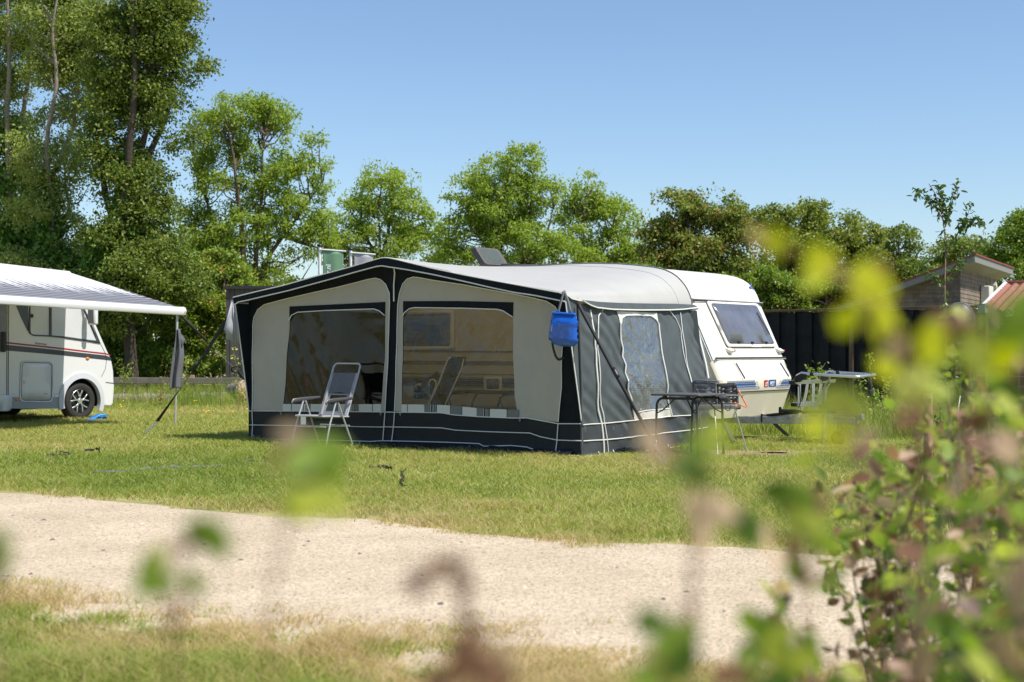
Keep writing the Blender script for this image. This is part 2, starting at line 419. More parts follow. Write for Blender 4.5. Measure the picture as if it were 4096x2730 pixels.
# ------------------------------------------------------------------ caravan awning (tent)
tent = thing('caravan_awning', "large charcoal and beige caravan awning with clear windows and a pale grey gabled roof", "awning", TF.o, TF.a)
def fpt(p, y=0): q = TF.Y(p, y); return (q.x, q.z)
def wrF(x, z):
    f = .020 * noise.noise(Vector((x * 1.1, z * .9, 3.1))) + .012 * max(0, noise.noise(Vector((x * .9, z * .7, 21))) + .2) * math.sin(2 * math.pi * (x * 1.0 + z * .45) / .34 + 3 * noise.noise(Vector((x, z, 8)))) + .006 * noise.noise(Vector((x * 3.1 + z * 2, z * 1.6 - x, 7.7)))
    if z < .42: f += .02 * (1 - z / .42) * noise.noise(Vector((x * 2.4, z * 3, 1.3))) - .03 * max(0, .12 - z) / .12
    return f
def PFr(off): return lambda a, b: Vector((a, wrF(a, b) - off, b))
# roof edge seen from the front
TOPE = [TF.Y(p, -.25) for p in [PA(145, 365), PA(320, 322), PA(500, 281), PA(700, 224), PA(950, 157), PA(1120, 106), PA(1195, 85), PB(215, 95), PB(300, 116), PB(480, 160), PB(680, 203), PB(900, 245), PB(1110, 283), PB(1300, 318), PB(1390, 334), PB(1412, 345)]]
LOWE = [TF.Y(p, -.25) for p in [PA(158, 418), PA(185, 398), PA(240, 388), PA(400, 350), PA(530, 320), PA(840, 236), PA(1000, 190), PA(1150, 150), PA(1195, 146), PB(160, 150), PB(300, 171), PB(500, 208), PB(700, 252), PB(900, 298), PB(1060, 332), PB(1200, 352), PB(1415, 396)]]
def topz(x): return float(np.interp(x, [p.x for p in TOPE], [p.z for p in TOPE]))
def poly_res(pts, n):
    P = [Vector(p) for p in pts]; L = [0]
    for a, b in zip(P, P[1:]): L.append(L[-1] + (b - a).length)
    out = []
    for i in range(n):
        t = L[-1] * i / (n - 1); k = 0
        while k < len(P) - 2 and L[k + 1] < t: k += 1
        d = L[k + 1] - L[k]; out.append(P[k].lerp(P[k + 1], (t - L[k]) / d if d else 0))
    return out
paneL = [fpt(p) for p in [PA(538, 525), PA(560, 490), PA(600, 470), PA(800, 458), PA(1130, 447), PA(1170, 460), PA(1207, 492), PA(1200, 800), PA(1180, 1110), PA(840, 1110), PA(498, 1110), PA(520, 800)]]
paneR = [fpt(p) for p in [PB(288, 497), PB(300, 475), PB(335, 446), PB(370, 438), PB(700, 442), PB(950, 450), PB(990, 460), PB(1055, 502), PB(1053, 760), PB(1065, 1060), PB(1082, 1150), PB(860, 1143), PB(640, 1120), PB(500, 1113), PB(275, 1112)]]
wall = [(-5.84, .3), (-5.86, topz(-5.8) - .05)] + [(x, topz(x) - .02) for x in (-5.2, -4.5, -3.8, -3.3, -2.98, -2.6, -2, -1.4, -.8, -.3)] + [(-.07, 1.9), (-.02, .9), (0, .3)]
mb = MB(); sheet(mb, wall, PFr(0), [paneL, paneR], .1); mb.build('front_wall', M['tent_dark'], tent)
skl = [PA(262, 1157), PA(700, 1160), PA(1210, 1165), PB(160, 1165), PB(560, 1170), PB(640, 1184), PB(810, 1197), PB(1060, 1207), PB(1150, 1206), PB(1370, 1246)]
skl = [fpt(p) for p in skl] + [(-.005, .41)]
mb = MB(); sheet(mb, skl + [(0, .0), (-5.84, .0)], PFr(.006), (), .09); mb.build('mud_skirt', M['skirt'], tent)
bgL = [PA(285, 1150), PA(285, 900), PA(285, 560), PA(293, 505), PA(320, 450), PA(365, 417), PA(450, 394), PA(530, 374), PA(700, 335), PA(860, 300), PA(1000, 266), PA(1090, 241), PA(1140, 233), PA(1180, 243), PA(1215, 275), PA(1240, 335), PA(1241, 400), PA(1225, 800), PA(1209, 1158)]
bgR = [PB(230, 1158), PB(245, 600), PB(252, 420), PB(265, 340), PB(287, 275), PB(318, 238), PB(360, 225), PB(400, 229), PB(500, 248), PB(700, 277), PB(900, 315), PB(1060, 343), PB(1200, 372), PB(1290, 395), PB(1350, 432), PB(1392, 500), PB(1403, 700), PB(1393, 1000), PB(1372, 1235)]
tl = lambda L: [fpt(p) for p in L]
def skz(x): return float(np.interp(x, [q[0] for q in skl], [q[1] for q in skl]))
bl = tl(bgL); br = tl(bgR)
bandL = [fpt(PA(540, 430)), fpt(PA(880, 414)), fpt(PA(1210, 398)), paneL[6]] + paneL[5::-1]
bandR = [fpt(PB(288, 393)), fpt(PB(670, 392)), fpt(PB(1058, 401)), paneR[7]] + paneR[6::-1]
for poly, pane in ((bl, paneL), (br, paneR)):
    mb = MB(); lo = [(x, skz(x) + .004) for x in np.linspace(poly[-1][0], poly[0][0], 14)]
    sheet(mb, poly + lo[1:-1], PFr(.010), [pane], .08); mb.build('beige_panel', M['tent_beige'], tent)
for poly in (bandL, bandR):
    mb = MB(); sheet(mb, poly, PFr(.016), (), .09); mb.build('window_band', M['tent_dark'], tent)
for poly, mm in ((paneL, M['vinyl_l']), (paneR, M['vinyl'])):
    mb = MB(); sheet(mb, poly, PFr(.004), (), .09); mb.build('window_pane', mm, tent)
# printed border below the panes: (end, colour)  0 cream 1 grey 2 black
def border(x0px, segs, top, bot, reader):
    mb = MB(); a = x0px
    for b, c in segs:
        q = []
        for u in (a, b): q.append(fpt(reader(u, float(np.interp(u, *zip(*top))))))
        for u in (b, a): q.append(fpt(reader(u, float(np.interp(u, *zip(*bot))))))
        sheet(mb, q, PFr(.018 + .002 * (c > 0)), (), .09, c); a = b
    return mb.build('printed_border', [M['cream'], M['greytrim'], M['black']], tent)
border(276, [(316, 0), (320, 2), (438, 0), (484, 1), (488, 0), (500, 2), (505, 0), (514, 2), (518, 0), (527, 2), (532, 0), (621, 0), (626, 2), (700, 1), (704, 2), (803, 0), (849, 1), (853, 0), (866, 2), (871, 0), (880, 2), (884, 0), (895, 2), (1012, 0), (1017, 2), (1098, 1)],
       [(275, 1112), (500, 1113), (640, 1120), (860, 1143), (1100, 1150)], [(275, 1166), (560, 1172), (640, 1185), (810, 1198), (1060, 1208), (1100, 1209)], PB)
border(497, [(552, 0), (556, 2), (640, 0), (644, 2), (656, 0), (661, 2), (665, 0), (676, 2), (690, 1), (790, 0), (794, 2), (880, 1), (884, 2), (972, 0), (977, 2), (983, 0), (989, 2), (993, 0), (999, 2), (1030, 1), (1122, 0), (1126, 2), (1180, 0)],
       [(490, 1110), (1180, 1110)], [(490, 1160), (700, 1161), (1210, 1166)], PA)
pip = MB()
def pipe(pts, off=.020, r=.0062, closed=False):
    q = dens(pts, .12, closed); pip.tube([PFr(off)(a, b) for a, b in q], r, 6, closed)
pipe(bl); pipe(br); pipe(skl)
pipe(paneL[:7], .03, .007); pipe(paneR[:8], .03, .007)
for L in ([PA(262, 1255), PA(600, 1260), PA(1210, 1270), PB(160, 1268), PB(560, 1275), PB(660, 1291), PB(830, 1300), PB(1000, 1306), PB(1170, 1311), PB(1250, 1337), PB(1365, 1360), PC(312, 1366)],
          [PA(290, 1348), PA(600, 1360), PA(900, 1362), PA(1110, 1370), PA(1200, 1365), PB(215, 1366), PB(300, 1368), PB(600, 1375), PB(820, 1385), PB(858, 1403), PB(1040, 1398), PB(1150, 1408), PB(1250, 1440), PB(1355, 1465), PC(300, 1470)],
          [PA(1209, 1165), PA(1204, 1250), PA(1199, 1365)], [PB(230, 1165), PB(222, 1270), PB(214, 1370)], [PA(285, 1160), PA(287, 1250), PA(288, 1350)], [PB(1370, 1245), PB(1362, 1380), PB(1358, 1468)]):
    pipe(tl(L))
pipe(tl([PA(1273, 168), PA(1278, 200), PA(1272, 280), PA(1271, 395)]), .02, .010)
def lipz(i): return LOWE[i]
pip.tube([Vector((p.x, -.262, p.z)) for p in poly_res(LOWE, 70)], .009, 6)
pip.tube([Vector((p.x, -.258, p.z - .004)) for p in poly_res(TOPE, 70)], .007, 6)
# wings joining canopy and wall
for x0, pf, mm in ((-5.86, 0, 'tent_dark'), (-.07, 1, 'tent_side')):
    e = LOWE[-1] if pf else LOWE[0]; zb = .40
    a = [Vector((e.x, -.25, e.z))] + [Vector((x0 * (1 - t) + (0 if pf else -5.84) * t, -.25 * (1 - t) ** 1.05, e.z + (zb - e.z) * t)) for t in (.1, .25, .4, .55, .7, .85, 1)]
    b = [Vector((x0 * (1 - t) + (0 if pf else -5.84) * t, .004, e.z + (zb - e.z) * t)) for t in (0, .1, .25, .4, .55, .7, .85, 1)]
    mb = MB(); mb.strip(a, b); 
    if not pf: mb.strip([Vector((-5.86, -.25, e.z + .08)), Vector((-5.86, .0, e.z + .08))], [a[0], b[0]])
    else: mb.strip([Vector((-.09, -.25, e.z + .1)), Vector((-.06, .02, e.z + .05))], [a[0], b[0]])
    mb.build('side_wing', M[mm], tent)
    pip.tube(a, .0085, 6)
# valance
nV = 90; tA, tB = poly_res(TOPE, nV), poly_res(LOWE, nV)
mb = MB()
def val(u, v):
    k = min(nV - 1, int(u * (nV - 1) + .5)); p = tA[k].lerp(tB[k], v)
    return Vector((p.x, -.25 - .012 * math.sin(math.pi * v) + .022 * v * noise.noise(Vector((p.x * 3.2, v * 2.2, 5))) , p.z + .0))
mb.grid(val, nV - 1, 6); mb.build('valance', M['tent_dark'], tent)
# roof: from the front edge to the rail on the caravan side
RAIL = [(-5.74, 1.88), (-5.70, 2.05), (-5.60, 2.22), (-5.42, 2.38), (-5.15, 2.48), (-4.7, 2.54), (-3.5, 2.565), (-1.93, 2.56), (-1.4, 2.535), (-1.07, 2.5), (-.80, 2.465), (-.64, 2.43), (-.50, 2.37), (-.41, 2.31), (-.31, 2.21), (-.25, 2.12), (-.20, 2.0), (-.19, 1.94), (-.19, 1.88)]
RAIL = [Vector((x, 3.0, z)) for x, z in RAIL]
front_edge = [Vector((-5.86, -.25, LOWE[0].z + .02))] + [p + Vector((0, 0, .006)) for p in TOPE] + [Vector((-.05, -.15, 1.915)), Vector((-.03, .03, 1.89))]
nR = 110; ra = poly_res(front_edge, nR)
ka = int(.5 * nR)
rb = poly_res(RAIL, nR)
def roof(u, v):
    k = min(nR - 1, int(u * (nR - 1) + .5)); p = ra[k].lerp(rb[k], v)
    sag = .05 * math.sin(math.pi * v) * (math.sin(math.pi * u) ** .5)
    return p + Vector((0, 0, -sag + .006 * noise.noise(Vector((p.x * 2, p.y * 2, 9)))))
mb = MB(); mb.grid(roof, nR - 1, 26); mb.build('roof', M['tent_roof'], tent, sharp=60)
mb = MB(); mb.tube([roof(k / (nR - 1), 1) + Vector((.004, .0, .006)) for k in range(nR)], .011, 6)
mb.tube([roof(k / (nR - 1), .87) + Vector((0, 0, .001)) for k in range(40, nR)], .0028, 4)
mb.build('roof_seam', M['greytrim'], tent)
# side wall facing the sun
def xs(y, z):
    f = min(1.05, max(0, y / 3)); t = min(1.1, max(0, (z - .9))); bot = .07 * f; top = -.05 * (1 - f) - .20 * f
    return bot + (top - bot) * t
def sp(p):
    x = 0
    for _ in range(5): q = TF.X(p, x); x = xs(q.y, q.z)
    return (q.y, q.z)
def wrS(y, z):
    ms = max(0, noise.noise(Vector((y * 1.4, z * 1.1, 12))) + .35)
    return .024 * ms * math.sin(2 * math.pi * (z + .85 * y) / .24 + 4 * noise.noise(Vector((y * 1.5, z * 1.5, 6)))) + .038 * noise.noise(Vector((y * 3.0 - z * 1.5, z * .8 + y * .5, 2))) + .016 * noise.noise(Vector((y * 6.5 - z * 4.5, z * 1.2 + y, 4))) + .006 * noise.noise(Vector((y * 7 + z * 3, z * 2, 5))) + (.02 * (1 - z / .4) * noise.noise(Vector((y * 3, z * 2, 8))) if z < .4 else 0)
def PSd(off): return lambda a, b: Vector((xs(a, b) + wrS(a, b) + off, a, b))
spane = [sp(PC(*p)) for p in [(570, 550), (580, 512), (605, 494), (700, 492), (780, 497), (815, 522), (832, 556), (870, 800), (905, 1045), (920, 1140), (790, 1152), (662, 1168), (620, 950), (592, 720)]]
ytop = [(-.0, 1.83), (.1, 1.87), (.8, 1.875), (2.2, 1.89), (2.95, 1.88)]
swall = [(0, .0)] + [(0, 1.0)] + ytop + [(3.0, .9), (3.0, .42), (3.16, .3), (3.14, .02), (1.5, 0)]
mb = MB(); sheet(mb, swall, PSd(0), [spane], .045); mb.build('side_wall', M['tent_side'], tent)
sk1 = [sp(PC(*p)) for p in [(155, 1247), (300, 1255), (440, 1246), (660, 1224), (935, 1196), (1075, 1186), (1180, 1172)]]
sk1[0] = (0, .41)
mb = MB(); sheet(mb, sk1 + [(3.17, .3), (3.15, .0), (1.5, 0), (0, 0)], PSd(.006), (), .09); mb.build('mud_skirt', M['skirt_side'], tent)
mb = MB(); sheet(mb, spane, PSd(.003), (), .09); mb.build('window_pane', M['vinyl_side'], tent)
hd = [sp(PC(*p)) for p in [(548, 462), (820, 474), (834, 556), (818, 522), (782, 496), (700, 490), (604, 493), (578, 512), (567, 552)]]
sl = [sp(PC(*p)) for p in [(660, 1172), (790, 1156), (930, 1142), (938, 1195), (800, 1210), (668, 1226)]]
mb = MB(); sheet(mb, hd, PSd(.01), (), .08); mb.build('window_header', M['cream'], tent)
mb = MB(); sheet(mb, sl, PSd(.012), (), .08); mb.build('window_sill', M['cream'], tent)
def pipeS(pts, off=.014, r=.0065, mbx=None):
    (mbx or pip).tube([PSd(off)(a, b) for a, b in dens([sp(PC(*p)) for p in pts], .1, False)], r, 6)
pipeS([(306, 1255), (440, 1246), (660, 1224), (935, 1196), (1075, 1186)])
pipeS([(318, 1368), (470, 1358), (740, 1330), (1075, 1288), (1185, 1270)])
pipeS([(322, 1474), (480, 1467), (700, 1442), (900, 1415), (1060, 1395)])
pipeS([(370, 455), (378, 560), (398, 760), (406, 920), (425, 1150), (440, 1250), (452, 1452)], .016, .014)
pipeS([(450, 447), (418, 495), (403, 560), (412, 720), (428, 950), (455, 1230), (485, 1465)], .016, .007)
pipeS([(565, 545), (592, 720), (620, 950), (665, 1190)], .016, .012); pipeS([(832, 552), (870, 800), (905, 1045), (938, 1190)], .016, .012)
pipeS([(570, 550), (580, 511), (606, 492), (700, 490), (781, 495), (817, 520), (834, 556)], .018, .009)
pipeS([(915, 458), (960, 515), (993, 595), (1010, 750), (1050, 900), (1072, 1010)]); pipeS([(990, 470), (1005, 600), (1040, 850), (1072, 1000)])
pipeS([(662, 1170), (790, 1152), (920, 1140)], .016, .006)
vs = [sp(PC(*p)) for p in [(290, 383), (420, 398), (560, 405), (750, 409), (950, 411), (1080, 418)]]
vl = [sp(PC(*p)) for p in [(300, 392), (335, 417), (390, 438), (500, 451), (700, 456), (900, 455), (1000, 450), (1105, 437)]]
va = poly_res([Vector((a, b, 0)) for a, b in vs], 40); vb = poly_res([Vector((a, b, 0)) for a, b in vl], 40)
mb = MB(); mb.grid(lambda u, v: (lambda q: Vector((xs(q.x, q.y) + .028 + .02 * v + .012 * v * noise.noise(Vector((q.x * 6, v, 0))), q.x, q.y)))(va[int(u * 39 + .5)].lerp(vb[int(u * 39 + .5)], v)), 39, 4)
mb.build('side_valance', M['tent_side'], tent)
pip.tube([Vector((xs(q.x, q.y) + .052, q.x, q.y)) for q in vb], .009, 6)
pip.build('piping', M['piping'], tent)
mb = MB(); mb.tube([(xs(0, z) - .004, .0, z) for z in np.linspace(0, 1.86, 12)], .016, 8); mb.build('corner_seam', M['tent_side'], tent)
mb = MB()   # strip clamped into the rail down the caravan edge
kd = [TF.Y(PC(*p), 3.0) for p in [(1072, 452), (1100, 540), (1135, 690), (1170, 830), (1188, 935)]]
mb.tube([k + Vector((.01, -.01, 0)) for k in kd], .022, 6); mb.build('edge_strip', M['piping'], tent)
mb = MB(); k2 = [TF.Y(PC(*p), 2.97) for p in [(1085, 460), (1105, 650), (1125, 850), (1128, 945)]]
mb.strip([k + Vector((-.04, -.06, 0)) for k in k2], [k + Vector((.06, 0, 0)) for k in k2]); mb.build('gap_flap', M['tent_side'], tent)
mb = MB(); mb.strip([Vector((-5.85, 0, 0)), Vector((-5.80, 3, 0))], [Vector((-5.86, 0, 1.96)), Vector((-5.74, 3, 1.9))]); mb.build('far_wall', M['tent_dark'], tent)
mb = MB(); mb.add([(-5.8, .05, .012), (-.03, .05, .012), (0, 2.98, .012), (-5.8, 2.98, .012)], [(0, 1, 2, 3)]); mb.build('groundsheet', M['floorcloth'], tent)
mb = MB()   # skirt hem lying on the grass
mb.grid(lambda u, v: Vector((-3.3 + 3.2 * u, -.02 - .13 * v + .03 * noise.noise(Vector((u * 9, v * 2, 4))), .05 * (1 - v) + .035 + .03 * noise.noise(Vector((u * 12, v * 3, 1))))), 60, 5)
mb.build('loose_hem', M['skirt'], tent)
for x in (-5.7, -4.4, -3.6, -3.05, -2.9, -2.2, -1.7, -1.0, -.3):
    mb = MB(); mb.tube([(x, -.045, .075), (x, -.05, .06), (x + .005, -.07, .03), (x, -.085, -.02)], .007, 5); mb.build('peg', M['galv'], tent)
for y in (.3, .62, 1.2, 1.9, 2.5): mb = MB(); mb.tube([(xs(y, 0) + .03, y, .06), (xs(y, 0) + .06, y, .02), (xs(y, 0) + .07, y, -.02)], .006, 5); mb.build('peg', M['galv'], tent)
for p in (PA(485, 1165), PA(1180, 1168), PB(135, 1168), PB(270, 1170), PB(1105, 1208)):
    mb = MB(); x, z = fpt(p); mb.prism([(x - .025, wrF(x, z) - .02, z), (x + .025, wrF(x, z) - .02, z), (x, wrF(x, z) - .02, z - .05)], (0, -.004, 0)); mb.build('corner_tab', M['greytrim'], tent)

# ------------------------------------------------------------------ caravan
cv = thing('caravan', "older white touring caravan with raked front window and blue stripes behind the awning", "caravan", TF.o, TF.a)
PROF = [(.05, .36), (.13, .35), (.255, .70), (.268, .73), (.298, .885), (.292, .905), (.165, 1.175), (.155, 1.2), (-.215, 1.99), (-.232, 2.05), (-.265, 2.13), (-.31, 2.205), (-.36, 2.265), (-.42, 2.32), (-.50, 2.37), (-.60, 2.41), (-.75, 2.445), (-.95, 2.475), (-1.3, 2.505), (-1.93, 2.545), (-2.6, 2.56), (-4.6, 2.54), (-5.1, 2.50), (-5.4, 2.42), (-5.62, 2.25), (-5.75, 2.0), (-5.95, 1.3), (-6.05, .85), (-5.95, .42), (-5.9, .36)]
def inset(poly, d):
    n = len(poly); out = []
    for i in range(n):
        a, b, c = Vector(poly[i - 1]), Vector(poly[i]), Vector(poly[(i + 1) % n])
        t1, t2 = (b - a).normalized(), (c - b).normalized(); t = (t1 + t2)
        if t.length < 1e-3: t = t1
        t.normalize(); nrm = Vector((-t.y, t.x)); k = max(.5, t.dot(t1))
        out.append((b.x + nrm.x * d / k, b.y + nrm.y * d / k))
    return out
def loft(mb, prof, secs, mif=None):
    n = len(prof); b = len(mb.v); rings = []
    for y, d in secs:
        q = inset(prof, d); mb.v += [Vector((x, y, z)) for x, z in q]
    for k in range(len(secs) - 1):
        for i in range(n):
            j = (i + 1) % n
            mb.f.append([b + k * n + i, b + k * n + j, b + (k + 1) * n + j, b + (k + 1) * n + i]); mb.m.append(mif(i, k) if mif else 0)
    for y, d in (secs[0], secs[-1]):
        sheet(mb, inset(prof, d), lambda a, c: Vector((a, y, c)), (), .6, mif(-1, 0) if mif else 0)
mb = MB()
secs = [(3.0, .085), (3.012, .058), (3.04, .028), (3.08, .008), (3.13, 0), (5.07, 0), (5.12, .008), (5.16, .028), (5.188, .058), (5.2, .085)]
def cmi(i, k):
    if i == -1: return 3
    if i in (7,) and k < 4: return 2
    if i <= 2 or i > 27: return 1
    if i in (3, 4, 5): return 1
    return 0
loft(mb, PROF, secs, cmi)
mb.build('body', [M['white'], M['cream_body'], M['hammer'], M['stripe_alu']], cv, sharp=28)
class Face:
    """a flat facet of the caravan front: a runs across the caravan, b down the slope"""
    def __init__(s, p0, p1, fr=TF):
        d = (Vector((p1[0], 0, p1[1])) - Vector((p0[0], 0, p0[1]))).normalized()
        s.p0 = Vector((p0[0], 0, p0[1])); s.d = d; s.n = Vector((-d.z, 0, d.x)); s.fr = fr
        if s.n.x < 0: s.n = -s.n
    def ab(s, p): q = s.fr.hit(p, s.p0, s.n); return (q.y, (q - s.p0).dot(s.d))
    def pt(s, off): return lambda a, b: s.p0 + Vector((0, a, 0)) + s.d * b + s.n * off
F1 = Face((-.215, 1.99), (.155, 1.2)); F2 = Face((.165, 1.175), (.292, .905)); F3 = Face((.298, .885), (.268, .73))
def rnd(poly, r, k=4):
    out = []; n = len(poly)
    for i in range(n):
        a, b, c = Vector(poly[i - 1]), Vector(poly[i]), Vector(poly[(i + 1) % n])
        u, w = (a - b), (c - b); ru = min(r, u.length / 2.2, w.length / 2.2); u.normalize(); w.normalize()
        for j in range(k + 1):
            t = j / k; p0, p2 = b + u * ru, b + w * ru
            q = p0 * (1 - t) ** 2 + b * 2 * t * (1 - t) + p2 * t * t; out.append((q.x, q.y))
    return out
def plate(parent, name, fc, poly, mat_, off, thick=.0, holes=(), h=.3, bevel=0):
    mb = MB(); sheet(mb, poly, fc.pt(off) if isinstance(fc, Face) else fc(off), holes, h); return mb.build(name, mat_, parent, solid=thick, bevel=bevel)
wo = rnd([F1.ab(PD(*p)) for p in [(300, 396), (655, 414), (781, 716), (450, 716)]], .05)
wi = rnd([F1.ab(PD(*p)) for p in [(330, 416), (643, 431), (768, 692), (456, 690)]], .06)
wf = plate(cv, 'window', F1, wo, M['white'], .012, .022, [wi], .12)
plate(wf, 'pane', F1, rnd([F1.ab(PD(*p)) for p in [(326, 413), (645, 428), (771, 695), (453, 693)]], .06), M['glass_front'], .028, .006)
mb = MB(); q = [F1.pt(.004)(*p) for p in rnd([F1.ab(PD(*p)) for p in [(296, 393), (657, 411), (784, 719), (447, 719)]], .06)]
mb.tube(q, .007, 5, True); mb.build('seal', M['seal'], wf)
for px_, py_ in ((518, 686), (612, 688), (708, 687)):
    mb = MB(); a, b = F1.ab(PD(px_, py_)); c = F1.pt(.04)(a, b); mb.box(c, (.02, .06, .02)); mb.tube([c + Vector((0, -.025, 0)), c + Vector((.01, .03, -.012))], .008, 6); mb.build('catch', M['black'], wf)
mb = MB(); mb.tube([F1.pt(.034)(*F1.ab(PD(*p))) for p in [(645, 478), (672, 525), (735, 630)]], .007, 5); mb.build('stay', M['black'], wf)
for (u, v) in ((458, 738), (804, 738)):
    a, b = F1.ab(PD(u, v)); c = F1.pt(.03)(a, b); mb = MB()
    mb.prism([c + Vector((-.03, -.075, .03)), c + Vector((-.03, .075, .03)), c + Vector((.05, .06, -.01)), c + Vector((.05, -.05, -.01))], Vector((-.02, 0, -.035)))
    l = mb.build('marker_light', M['white'], cv, bevel=.006)
    mb = MB(); mb.box(c + Vector((.02, .082, -.012)), (.045, .012, .035)); mb.build('lens', M['red_dec'], l)
mb = MB()
for z0, x0, r in ((1.995, -.212, .011), (1.968, -.205, .006)): mb.tube([(x0 + .0, y, z0) for y in (3.03, 3.5, 4.2, 5.17)], r, 6)
for z0, x0, r in ((1.19, .166, .012),): mb.tube([(x0, y, z0) for y in (3.03, 3.5, 4.2, 5.17)], r, 6)
mb.build('front_trim', M['seal'], cv)
mb = MB(); mb.tube([(-.205, y, 2.014) for y in (3.03, 4.0, 5.17)], .009, 6); mb.tube([(.176, y, 1.172) for y in (3.03, 4, 5.17)], .007, 6); mb.build('bright_trim', M['silver'], cv)
for yy in (3.008, 5.192):
    mb = MB(); mb.tube([Vector((x, yy, z)) for x, z in inset(PROF, .062)[6:25]], .011, 6); mb.build('edge_rail', M['galv'], cv)
    mb = MB(); mb.tube([Vector((x, yy + (.014 if yy < 4 else -.014), z)) for x, z in inset(PROF, .045)[6:25]], .006, 5); mb.build('edge_seal', M['seal'], cv)
# gas locker lid with its two strips
for a, b in (((510, 826), (572, 933)), ((818, 823), (878, 919))):
    p, q = F2.pt(.008)(*F2.ab(PD(*a))), F2.pt(.008)(*F2.ab(PD(*b))); mb = MB(); mb.bar(p, q, .022, .012, F2.n); mb.build('locker_strip', M['navy'], cv, bevel=.004)
mb = MB()
for a, b in (((493, 812), (562, 940)), ((840, 812), (905, 925))): mb.tube([F2.pt(.001)(*F2.ab(PD(*a))), F2.pt(.001)(*F2.ab(PD(*b)))], .0035, 4)
mb.tube([(.263, y, .715) for y in (3.1, 4, 5.1)], .009, 5); mb.build('panel_gap', M['seal'], cv)
# blue stripes
mb = MB()
def f3rect(u0, u1, z0, z1, off=.003):
    q = [(u0, z0), (u1, z0), (u1, z1), (u0, z1)]
    b0 = (.885 - z0) / .987; b1 = (.885 - z1) / .987
    mb.add([F3.pt(off)(u0, b0), F3.pt(off)(u1, b0), F3.pt(off)(u1, b1), F3.pt(off)(u0, b1)], [(0, 1, 2, 3)])
yL = F3.ab(PD(640, 970))[0]; yR = F3.ab(PD(835, 965))[0]
mb2_ = MB()
rows = [(.872, .004, 0), (.861, .004, .005), (.846, .012, .03), (.817, .030, .06), (.786, .012, .10), (.770, .004, .13), (.757, .004, .16), (.744, .004, .21)]
for z, h, st in rows:
    for side_ in (0, 1):
        mb, keep_ = (mb, mb) if side_ == 0 else (mb2_, mb)
        f3rect(*((3.12, yL + st * .75) if side_ == 0 else (yR - st * .75, 5.09)), z - h / 2, z + h / 2); mb = keep_
    if .03 <= st <= .16:
        for s_, y0 in ((1, yL + st * .75), (-1, yR - st * .75)):
            keep_ = mb; mb = mb if s_ == 1 else mb2_
            for k in (1, 2): f3rect(y0 + s_ * .03 * k - .008, y0 + s_ * .03 * k + .008, z - .006, z + .006)
            mb = keep_
mb.build('stripe_decal', M['blue_dec'], cv); mb2_.build('stripe_decal', M['blue_dec'], cv)
def f3poly(px): return [F3.ab(PD(*p)) for p in px]
lg = plate(cv, 'logo_plate', F3, rnd(f3poly([(707, 944), (734, 941), (735, 990), (708, 992)]), .008), M['red_dec'], .004)
lb = plate(cv, 'logo_plate', F3, rnd(f3poly([(739, 941), (790, 938), (791, 987), (740, 990)]), .008), M['blue_dec'], .004)
a, b = F3.ab(PD(712, 985)); text("ci", .125, M['white_dec'], cv, F3.pt(.006)(a, b), (0, 1, 0), -F3.d, "lettering", .85, bold=.002)
a, b = F3.ab(PD(744, 983)); text("WILK", .100, M['white_dec'], cv, F3.pt(.006)(a, b), (0, 1, 0), -F3.d, "lettering", .58, bold=.0)
# small blue emblem at the top of the front
FE = Face((-.36, 2.265), (-.265, 2.13)); RE = reg(2950, 1100, 15.68)
mb = MB()
for L, r in (([(825, 810), (800, 720), (755, 660), (728, 610), (735, 575), (760, 570), (800, 620), (838, 690), (825, 780)], .004), ([(990, 960), (940, 870), (880, 825), (830, 805), (760, 790), (700, 795), (700, 840), (740, 890), (840, 880), (920, 910), (990, 960)], .0065), ([(720, 830), (770, 830), (810, 815), (860, 840)], .004)):
    mb.tube([FE.pt(.016)(*FE.ab(RE(*p))) for p in L], r, 5)
mb.build('emblem', M['blue_dec'], cv)
F0 = Face((-.36, 2.265), (-.232, 2.05))
a, b = F0.ab(PD(208, 355)); text("245", .05, M['galv'], cv, Vector((-.25, 3.09, 2.085)), (0, 1, 0), (-.38, 0, .92), "lettering", .8)
# bits low on the front
mb = MB(); c = Vector((.20, 3.62, .5)); mb.box(c, (.05, .07, .06)); mb.build('leg_socket', M['black'], cv, bevel=.008)
# side seen through the awning: window, trim, stripes, hatch
sY = lambda p: (lambda q: (q.x, q.z))(TF.Y(p, 2.995))
plS = lambda off: (lambda a, b: Vector((a, 2.995 - off, b)))
wS = rnd([(-6.0 + .3, 1.30), (-4.42, 1.30), (-4.42, 1.93), (-5.7, 1.93)], .07)
wSi = rnd([(-5.63, 1.36), (-4.50, 1.36), (-4.50, 1.87), (-5.63, 1.87)], .06)
o = plate(cv, 'window', plS, wS, M['cream_body'], .012, .02, [wSi]); plate(o, 'pane', plS, wSi, M['glass_front'], .014, .004)
wS = rnd([(-2.1, 1.30), (-.8, 1.30), (-.8, 1.93), (-2.1, 1.93)], .07)
o = plate(cv, 'window', plS, wS, M['glass_front'], .012, .02)
mb = MB()
for z, r in ((1.28, .012), (1.12, .014), (1.085, .010), (.93, .006)): mb.tube([(-5.6, 2.992, z), (-.1, 2.992, z)], r, 6)
mb.build('side_trim', M['galv'], cv)
mb = MB()
for z, h in ((.87, .008), (.845, .02), (.80, .05), (.755, .02), (.73, .008)): mb.add([(-5.6, 2.988, z - h / 2), (-.1, 2.988, z - h / 2), (-.1, 2.988, z + h / 2), (-5.6, 2.988, z + h / 2)], [(0, 1, 2, 3)])
mb.build('stripe_decal', M['navy'], cv)
ho = rnd([sY(PJ(*p)) for p in [(1178, 968), (1410, 965), (1412, 1150), (1182, 1150)]], .04); hi = rnd([sY(PJ(*p)) for p in [(1212, 1000), (1375, 1000), (1377, 1125), (1215, 1125)]], .03)
